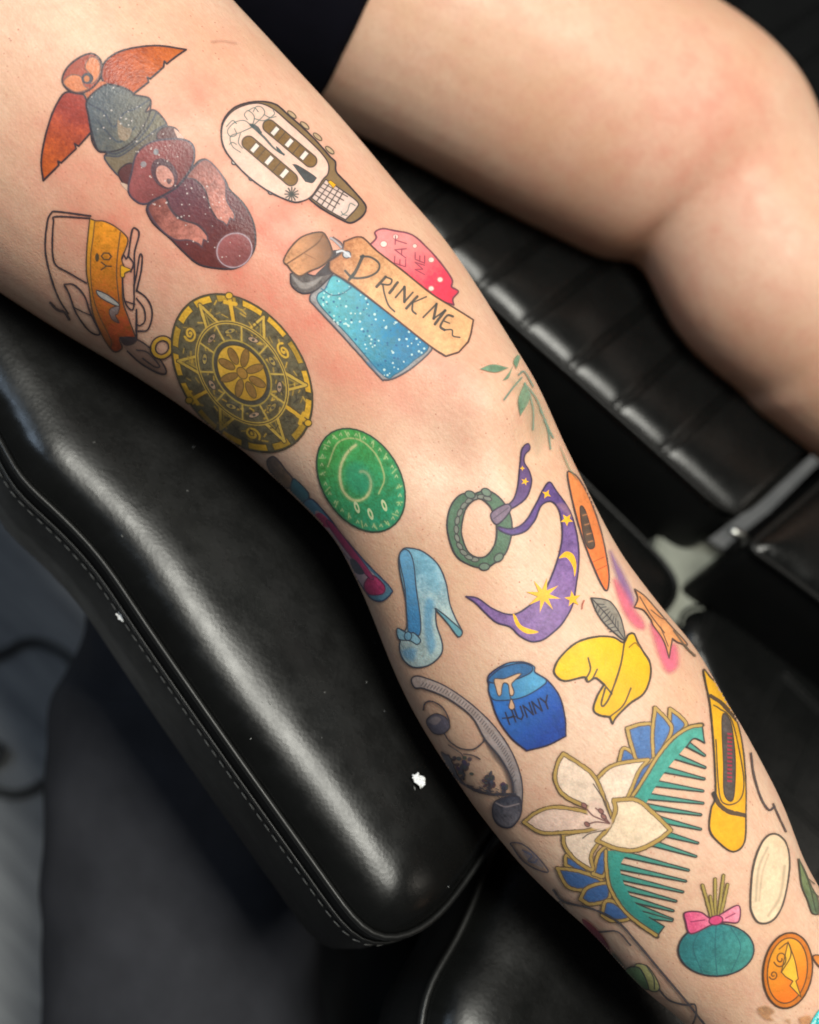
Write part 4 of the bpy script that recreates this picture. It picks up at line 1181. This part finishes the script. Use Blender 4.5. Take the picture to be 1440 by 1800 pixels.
t.f('650,1340 645,1300 680,1240 760,1170 860,1140 950,1142 1005,1170 1030,1130 1060,1125 1080,1170 1110,1220 1145,1280 1145,1360 1110,1440 1040,1490 970,1560 950,1595! 935,1560! 880,1550 850,1520 870,1450 905,1390! 860,1355 820,1375 800,1350 700,1370', (252, 198, 42), (240, 180, 36), (760, 1200, 1050, 1500), n=.05, line=(62, 60, 58), lw=3.2)
t.l('1010,1165 990,1290 940,1440 905,1500 890,1490 910,1410', (66, 62, 54), 3); t.l('905,1390 945,1440', (66, 62, 54), 2.6); t.l('820,1250 832,1310 808,1362', (66, 62, 54), 2.8); t.l('868,1310 845,1358', (66, 62, 54), 2.6)
t.l('1045,1410 1005,1500 935,1560', (66, 62, 54), 2.4); t.l('1035,1195 1065,1172 1085,1190', (150, 110, 40), 2.2)
t.build()

# honey jar
t = Tattoo('jar_tattoo', 'tattoo of a round blue jar lettered HUNNY with dripping honey', ZG)
t.f('475,280 490,250 560,205 650,190 710,210 722,245 790,290 850,370 880,480 885,580! 790,628 680,656! 600,590 530,490 492,380 480,310', (48, 116, 196), (30, 74, 156), (560, 420, 760, 600), n=.14, line=(44, 50, 74), lw=2.6)
t.f('484,300 560,205 650,192 716,214 722,246 782,288 742,330 655,376 560,392 496,380', (92, 166, 206), (60, 128, 184), (700, 300, 540, 350), n=.1, line=(46, 66, 92), lw=2.2)
t.f('478,285 500,255 560,215 650,196 706,214 700,245 640,275 560,296 500,300', (54, 110, 160), n=.1, line=(46, 60, 84), lw=2.2)
t.f('510,280 560,278 630,252 648,256 612,290 600,310 612,345 605,366 590,360 582,310 560,300 550,320 545,360 530,366 518,330', (228, 184, 150), line=(78, 74, 74), lw=1.8)
t.f('598,384 612,410 615,432 600,442 586,428 590,404', (226, 180, 146), line=(78, 74, 74), lw=1.8); t.l('590,366 597,386', (78, 74, 74), 1.6)
t.text('HUNNY', (585, 520), (46, -19), (-22, -62), (40, 48, 66), 2.6, 1.0)
t.l('552,486 620,478', (40, 48, 66), 2)
t.build()

# grey scroll landscape
t = Tattoo('landscape_tattoo', 'tattoo of a grey curved arch with a curling hill and small dark trees', ZG)
t.f('75,290 90,265 140,270 260,320 400,420 520,540 610,680 655,820 655,945 640,1010 600,1058 540,1050 505,1000 512,935 560,905 610,890 600,800 540,690 465,600 390,475 262,378 140,328 95,325', (206, 182, 172), (160, 150, 150), (160, 300, 600, 900), n=.14, line=(70, 70, 80), lw=2.4)
for q in np.linspace(0.04, .95, 46):
    c = crom([(100, 295), (260, 348), (395, 448), (500, 570), (580, 690), (630, 860)], False, 20); p = c[int(q*(len(c)-1))]
    t.l([p-[6, -9], p+[6, -7]], (86, 82, 88), 1.6, a=.8)
t.f('460,600 540,680 610,800 630,890 600,880 560,760 500,680', (70, 72, 82), a=.55, soft=3)
t.l('138,440 148,405 185,396 240,430 272,495 266,548', (70, 70, 82), 2.4); t.l('250,568 275,605 330,642 400,648 450,612 458,590', (76, 74, 84), 2.4); t.f('155,500 200,462 255,482 276,530 240,566 190,560', (112, 108, 124), n=.15, line=(72, 72, 84), lw=2); t.f('165,500 200,475 230,490 200,520', (176, 158, 158), a=.8, soft=2)
t.l('270,625 330,665 350,690', (96, 90, 96), 1.8); t.l('350,672 400,680 436,700', (84, 80, 88), 2)
r0 = random.Random(4)
for cx, cy, n_, sx, sy in ((345, 735, 26, 48, 62), (482, 812, 22, 42, 50), (562, 850, 9, 18, 24), (268, 725, 12, 26, 52)):
    for _ in range(n_):
        x, y = cx+r0.gauss(0, .42)*sx, cy+r0.gauss(0, .42)*sy
        t.f(ell(x, y, 9+7*r0.random(), 7+7*r0.random(), r0.random()*180, 9), (60+r0.randint(0, 30), 64+r0.randint(0, 28), 80+r0.randint(0, 24)), a=.85, soft=1)
    t.l([(cx, cy), (cx+6, cy+sy*.9+16)], (62, 62, 74), 3, a=.9)
for k in range(40):
    q = k/40; x, y = 380+230*q+r0.gauss(0, 8), 850+45*q+r0.gauss(0, 9); t.l([(x, y), (x+14, y+5+r0.gauss(0, 4))], (84, 82, 92), 1.5, a=.8)
t.f('232,660 280,700 330,800 380,850 300,800 250,710', (84, 84, 98), soft=2); t.l('370,840 420,868 500,885 560,885 620,885', (66, 68, 80), 4)
t.f('510,932 560,905 640,900 650,990 600,1056 540,1048 506,1000', (66, 72, 88), (120, 116, 124), (560, 920, 570, 1040), n=.15, line=(60, 62, 76), lw=2.4); t.l('520,930 570,950 640,935', (160, 146, 148), 2.2)
t.build()

# comb with the white lily
t = Tattoo('comb_tattoo', 'tattoo of a teal hair comb with a white lily and blue petals', ZH)
GL = (196, 160, 92); BL = (62, 108, 166)
def gp(t, pts, fillc, c2=None, d=None, w=7.2):
    t.f(pts, fillc, c2, d, n=.09); q = curve(pts, True)
    t.l(q, (84, 72, 62), w, smooth=False, closed=True); t.l(q, GL, w-2.9, smooth=False, closed=True)
for p in ('565,400! 585,335 640,370 645,405', '600,250! 660,232 715,244 725,385 650,392 622,330', '780,275! 786,165! 830,198 855,240 795,295', '715,385! 710,270 722,160! 775,215 792,262 740,365', '600,555! 640,445 700,392 722,402 630,555',
          '335,840! 345,800 440,870 400,880', '300,855! 400,870 495,912 430,950 345,935', '400,990! 432,940 520,922 522,990 445,1012', '495,1060! 510,1000 560,1010 612,1072 540,1084', '455,880! 480,790 522,768 505,885'):
    gp(t, p, BL, (84, 128, 184), (600, 500, 760, 200))
TE = (60, 156, 142)
base = [(862, 318), (812, 372), (772, 430), (735, 490), (700, 545), (690, 590), (745, 645), (760, 705), (705, 745), (590, 795), (575, 850), (578, 895), (588, 940), (604, 985), (640, 1022), (690, 1062)]
tips = [(938, 368), (940, 420), (936, 470), (932, 522), (932, 575), (922, 625), (922, 688), (910, 748), (902, 806), (870, 866), (858, 913), (846, 960), (816, 1000), (804, 1042), (802, 1080), (800, 1085)]
for b_, e_ in zip(base, tips):
    b_, e_ = np.array(b_, float), np.array(e_, float); d_ = norm(e_-b_); n_ = np.array([-d_[1], d_[0]])
    b_ = b_-d_*18
    t.f([b_-n_*14, b_+n_*14, e_+n_*4, e_+d_*3, e_-n_*4], TE, (84, 150, 132), (b_[0], b_[1], e_[0], e_[1]), smooth=False, n=.08, line=(56, 66, 66), lw=2.2)
up = '925,235! 936,312! 890,294 835,352 762,442 702,540 660,605 600,570 640,520 690,440 740,360 800,290 870,245'
t.f(up, TE, (78, 166, 150), (700, 500, 900, 260), n=.1)
t.l('936,312 890,294 858,330', (54, 62, 64), 2.2); t.l('925,235! 936,312!', (54, 62, 64), 2.4, smooth=False)
t.l('925,235 870,245 800,290 740,360 690,440 640,520 600,572', (78, 70, 60), 7.4); t.l('920,237 870,246 800,290 740,360 690,440 640,520 600,572', GL, 4)
lo_ = '510,780! 512,850 530,945 590,1040 660,1100 735,1152! 766,1110! 700,1070 642,1012 592,930 572,850 596,785'
t.f(lo_, TE, (40, 136, 130), (540, 820, 720, 1130), n=.1); t.l('735,1152! 766,1110! 700,1070', (54, 62, 64), 2.4)
t.l('510,780 512,850 530,945 590,1040 660,1100 735,1152', (78, 70, 60), 7.4); t.l('510,780 512,850 530,945 590,1040 660,1100 730,1148', GL, 4)
CRM = (246, 218, 194)
gp(t, '325,710! 420,690 520,670 482,740 446,800 452,862 382,822 332,762', CRM)
gp(t, '450,492! 520,420 600,395 692,385! 650,440 612,530 545,640', CRM)
gp(t, '290,472 300,400 325,358! 390,400 462,462 520,600 532,645 430,592 330,540', CRM)
gp(t, '155,655! 210,612 290,590 420,610 522,652 440,690 330,700 230,700', (244, 208, 188))
gp(t, '545,560! 640,560 710,612 792,692! 740,732 650,776 560,772 470,736! 520,680 550,612', (250, 222, 190), w=8)
t.f('430,600 470,560 530,640 522,680 450,680', (242, 208, 188), soft=3)
ST_ = (122, 84, 82)
for p in ('525,660 480,640 450,625 415,585', '525,660 500,640 488,612', '525,662 470,655 430,665', '525,660 495,620 465,595'): t.l(p, ST_, 2.2)
for c in ((415, 583), (488, 608), (428, 665), (500, 632)): t.f(ell(c[0], c[1], 13, 9, 40), (160, 112, 104), line=(92, 66, 70), lw=1.4)
t.l('510,690 440,705 410,725', (84, 74, 72), 1.8); t.l('455,490 500,560 530,640', (84, 74, 72), 2); t.l('505,540 512,580', (120, 100, 92), 1.5)
t.build()

# yellow board
t = Tattoo('board_tattoo', 'tattoo of a yellow rounded board with black bands and a dark panel', ZH)
t.f('932,-5 962,30 1020,90 1070,200 1100,320 1115,480 1116,620 1110,745 1062,786 1000,746 960,690 966,600 985,540 978,350 960,150 942,60', (246, 184, 40), (240, 172, 36), (980, 60, 1060, 760), n=.06, line=(64, 60, 54), lw=2.8)
t.l('962,110 1005,138 1040,175 1075,215', (56, 54, 56), 6); t.l('978,535 1000,580 1040,612 1110,628', (56, 54, 56), 7); t.l('975,150 1000,165 1055,220 1100,420 1105,520 1080,570 1030,580 1000,530 985,300', (70, 64, 52), 2.2)
t.f('1012,200 1045,212 1062,300 1070,420 1060,560 1022,535 1018,400', (84, 78, 76), n=.2, line=(60, 56, 56), lw=1.8)
for y in range(270, 490, 17): t.f([(1034, y), (1056, y+3), (1055, y+11), (1035, y+9)], (166, 56, 76), smooth=False)
t.build()

# plain oval, ball with bow, medal, small bits
t = Tattoo('oval_tattoo', 'tattoo of a plain cream oval with grey shading along its edges', ZH)
t.f('1138,1000 1150,850 1190,742 1240,710 1290,750 1306,850 1282,1000 1240,1080 1182,1098 1148,1060', (242, 212, 176), n=.06, line=(78, 72, 68), lw=3)
t.l('1160,1000 1172,860 1210,770', (158, 142, 122), 4, a=.6, soft=2.5); t.l('1175,1000 1188,880 1215,800', (176, 154, 130), 3, a=.6, soft=2.5); t.l('1285,850 1265,980 1215,1065', (168, 148, 124), 4, a=.6, soft=2.5)
t.build()
t = Tattoo('ball_tattoo', 'tattoo of a plain teal ball with a pink bow and a tuft of stalks', ZH)
for a, b in (((968, 1064), (930, 932)), ((985, 1064), (984, 905)), ((1000, 1064), (1020, 890)), ((1010, 1060), (1038, 930)), ((978, 1064), (964, 980))):
    t.l([a, b], (84, 74, 50), 6, smooth=False); t.l([a, b], (176, 154, 84), 3.4, smooth=False)
t.f(ell(990, 1212, 163, 114), (44, 126, 130), (64, 146, 140), (940, 1180, 1060, 1280), smooth=False, n=.12, line=(50, 60, 68), lw=2.6)
for p in ('930,1110 890,1200 930,1310', '990,1100 985,1210 995,1325', '1050,1110 1095,1200 1055,1308'): t.l(p, (34, 96, 106), 1.8, a=.7)
t.f('855,1050 920,1048 970,1078 1012,1056 1086,1020 1086,1090 1032,1092 1000,1092 960,1108 880,1142 858,1090', (230, 92, 136), (246, 150, 170), (880, 1060, 1080, 1040), n=.12, line=(98, 50, 74), lw=2.4)
t.f(ell(988, 1084, 30, 20, -10), (220, 78, 126), line=(98, 50, 74), lw=1.8); t.l('880,1090 940,1082', (150, 58, 96), 1.8); t.l('1030,1075 1070,1055', (150, 58, 96), 1.8)
t.build()
t = Tattoo('medal_tattoo', 'tattoo of an oval orange medal with a scroll and a zigzag', ZH)
t.f(ell(1300, 1304, 164, 106, 96), (214, 120, 40), smooth=False, n=.1, line=(74, 58, 46), lw=2.8)
t.f(ell(1298, 1304, 142, 86, 96), (244, 164, 48), (240, 122, 36), (1240, 1220, 1330, 1400), smooth=False, n=.08, line=(84, 64, 44), lw=2)
t.f('1300,1180! 1330,1260 1345,1340! 1335,1350! 1358,1420! 1310,1370! 1322,1350! 1290,1330! 1272,1310!', (250, 190, 62), smooth=True, line=(84, 64, 44), lw=1.8)
t.l([(1268+(6+24*q)*math.cos(q*9), 1252+(8+30*q)*math.sin(q*9)) for q in np.linspace(0, 1, 30)], (96, 70, 44), 2.2, smooth=False)
t.l([(1238+(4+15*q)*math.cos(q*8+1), 1322+(4+18*q)*math.sin(q*8+1)) for q in np.linspace(0, 1, 24)], (96, 70, 44), 2, smooth=False)
t.l('1262,1210 1300,1185 1312,1240 1272,1310', (96, 70, 44), 2)
t.build()
t = Tattoo('arc_tattoo', 'tattoo of bare curved outlines at the outer edge of the calf', ZH)
t.l('1138,360 1150,450 1180,550 1215,605 1240,592', (76, 70, 72), 3); t.l('1235,580 1262,640 1290,700', (76, 70, 72), 2.4); t.build()
t = Tattoo('fern_tattoo', 'tattoo of a green frond at the outer edge of the shin', ZH)
t.f('1345,820! 1375,880 1400,940 1430,1000 1432,1062! 1405,1055 1385,1000 1358,930', (128, 142, 96), (92, 110, 86), (1360, 860, 1420, 1040), n=.25, line=(72, 78, 68), lw=2)
t.l('1350,830 1390,930 1420,1050', (70, 80, 66), 1.8); t.l('1385,905 1415,930', (70, 80, 66), 1.5); t.l('1400,960 1440,990', (70, 80, 66), 1.5); t.build()
t = Tattoo('lily_outline_tattoo', 'tattoo of large flowing outlines with red and green leaves on the inner shin', ZH)
t.l('285,950 330,1000 450,1030 560,1085 640,1170 740,1290 850,1420 950,1545', (70, 74, 84), 3.4)
t.l('310,1000 380,1080 470,1130 560,1130 620,1190', (76, 78, 88), 2.6); t.f('410,1075 460,1110 510,1170 535,1228 480,1190 430,1120', (164, 74, 92), (112, 56, 74), (430, 1090, 520, 1210), n=.14)
t.f('640,1282 690,1280 735,1340 745,1384 700,1382', (190, 186, 124), n=.12, line=(72, 78, 76), lw=2); t.f('600,1300 660,1290 700,1380 650,1360', (108, 138, 100), n=.15, line=(66, 76, 78), lw=2); t.l('690,1280 720,1330 725,1380', (66, 76, 78), 2)
t.f('540,1220 600,1290 560,1270', (84, 96, 92), soft=2)
t.l('745,1384 790,1430 860,1450 898,1448 905,1490 890,1540', (70, 74, 84), 3)
t.build()
t = Tattoo('leaf_tattoo', 'tattoo of one small bare leaf outline on the inner calf', ZH)
t.l('100,745 150,750 210,800 262,868 210,858 150,820 110,765', (88, 88, 104), 2.2, closed=True); t.l('150,775 190,800 175,820 200,830 215,815', (96, 100, 122), 2); t.f('150,780 200,790 240,850 190,830', (132, 140, 168), a=.4, soft=3); t.build()
t = Tattoo('sprig_tattoo', 'tattoo of a faded green sprig of leaves beside the kneecap', (720, 500, 2.0))
for p in ('245,300! 290,284 345,296! 300,312', '385,462! 378,405 402,345! 418,400', '360,290! 345,330 325,340! 345,315', '372,300! 385,260 375,250! 362,275'): t.f(p, (104, 152, 124), a=.8, n=.15, soft=1.4)
for p in ('330,405 360,365 390,330', '415,380 430,440 430,510', '455,440 480,500 492,580', '470,480 500,540', '380,320 400,310 430,360', '400,350 440,400 460,450'): t.l(p, (92, 142, 128), 2.6, a=.8, soft=1.4)
t.f('345,330 420,370 480,470 470,560 440,600 400,440', (172, 178, 150), a=.22, soft=9); t.f('525,570 560,650 585,690 550,640', (110, 150, 120), a=.7, soft=2)
t.build()
t = Tattoo('glitter_tattoo', 'tattoo of a turquoise glittering patch in the bottom right corner', ZH)
t.f('1395,1560 1425,1490 1460,1470 1480,1560', (40, 176, 180), n=.5, soft=1.5); t.dots('1405,1560 1425,1500 1460,1480 1470,1560', 26, 5, (180, 236, 230), 4); t.dots('1405,1560 1425,1500 1460,1480 1470,1560', 20, 5, (10, 92, 104), 5); t.build()
t = Tattoo('orange_tip_tattoo', 'tattoo showing only an orange rounded tip at the right edge', ZH)
t.f('1408,1248 1430,1238 1470,1262 1480,1310 1440,1292', (226, 134, 58), n=.12, line=(90, 66, 52), lw=2.2); t.build()
t = Tattoo('stain', 'brown smudged stain on the shin below the medal', ZH)
t.f('1170,1470 1210,1455 1245,1480 1225,1500 1240,1520 1200,1512', (190, 138, 88), a=.55, soft=3, n=.3); t.f('1350,1512 1395,1500 1400,1530 1365,1545', (186, 132, 84), a=.6, soft=3, n=.3); t.f('1290,1520 1310,1515 1312,1535', (190, 138, 88), a=.4, soft=3); t.build()
t = Tattoo('scratch', 'tiny red scratch between the scarf and the feather', ZF)
t.l('796,950 788,970 786,992', (176, 74, 56), 2, a=.9); t.build()
t = Tattoo('scar', 'short faint scar on the upper thigh', (0, 0, 2.0))
t.l('742,150 780,146 828,155', (206, 150, 128), 3, a=.4, soft=2.5); t.build()
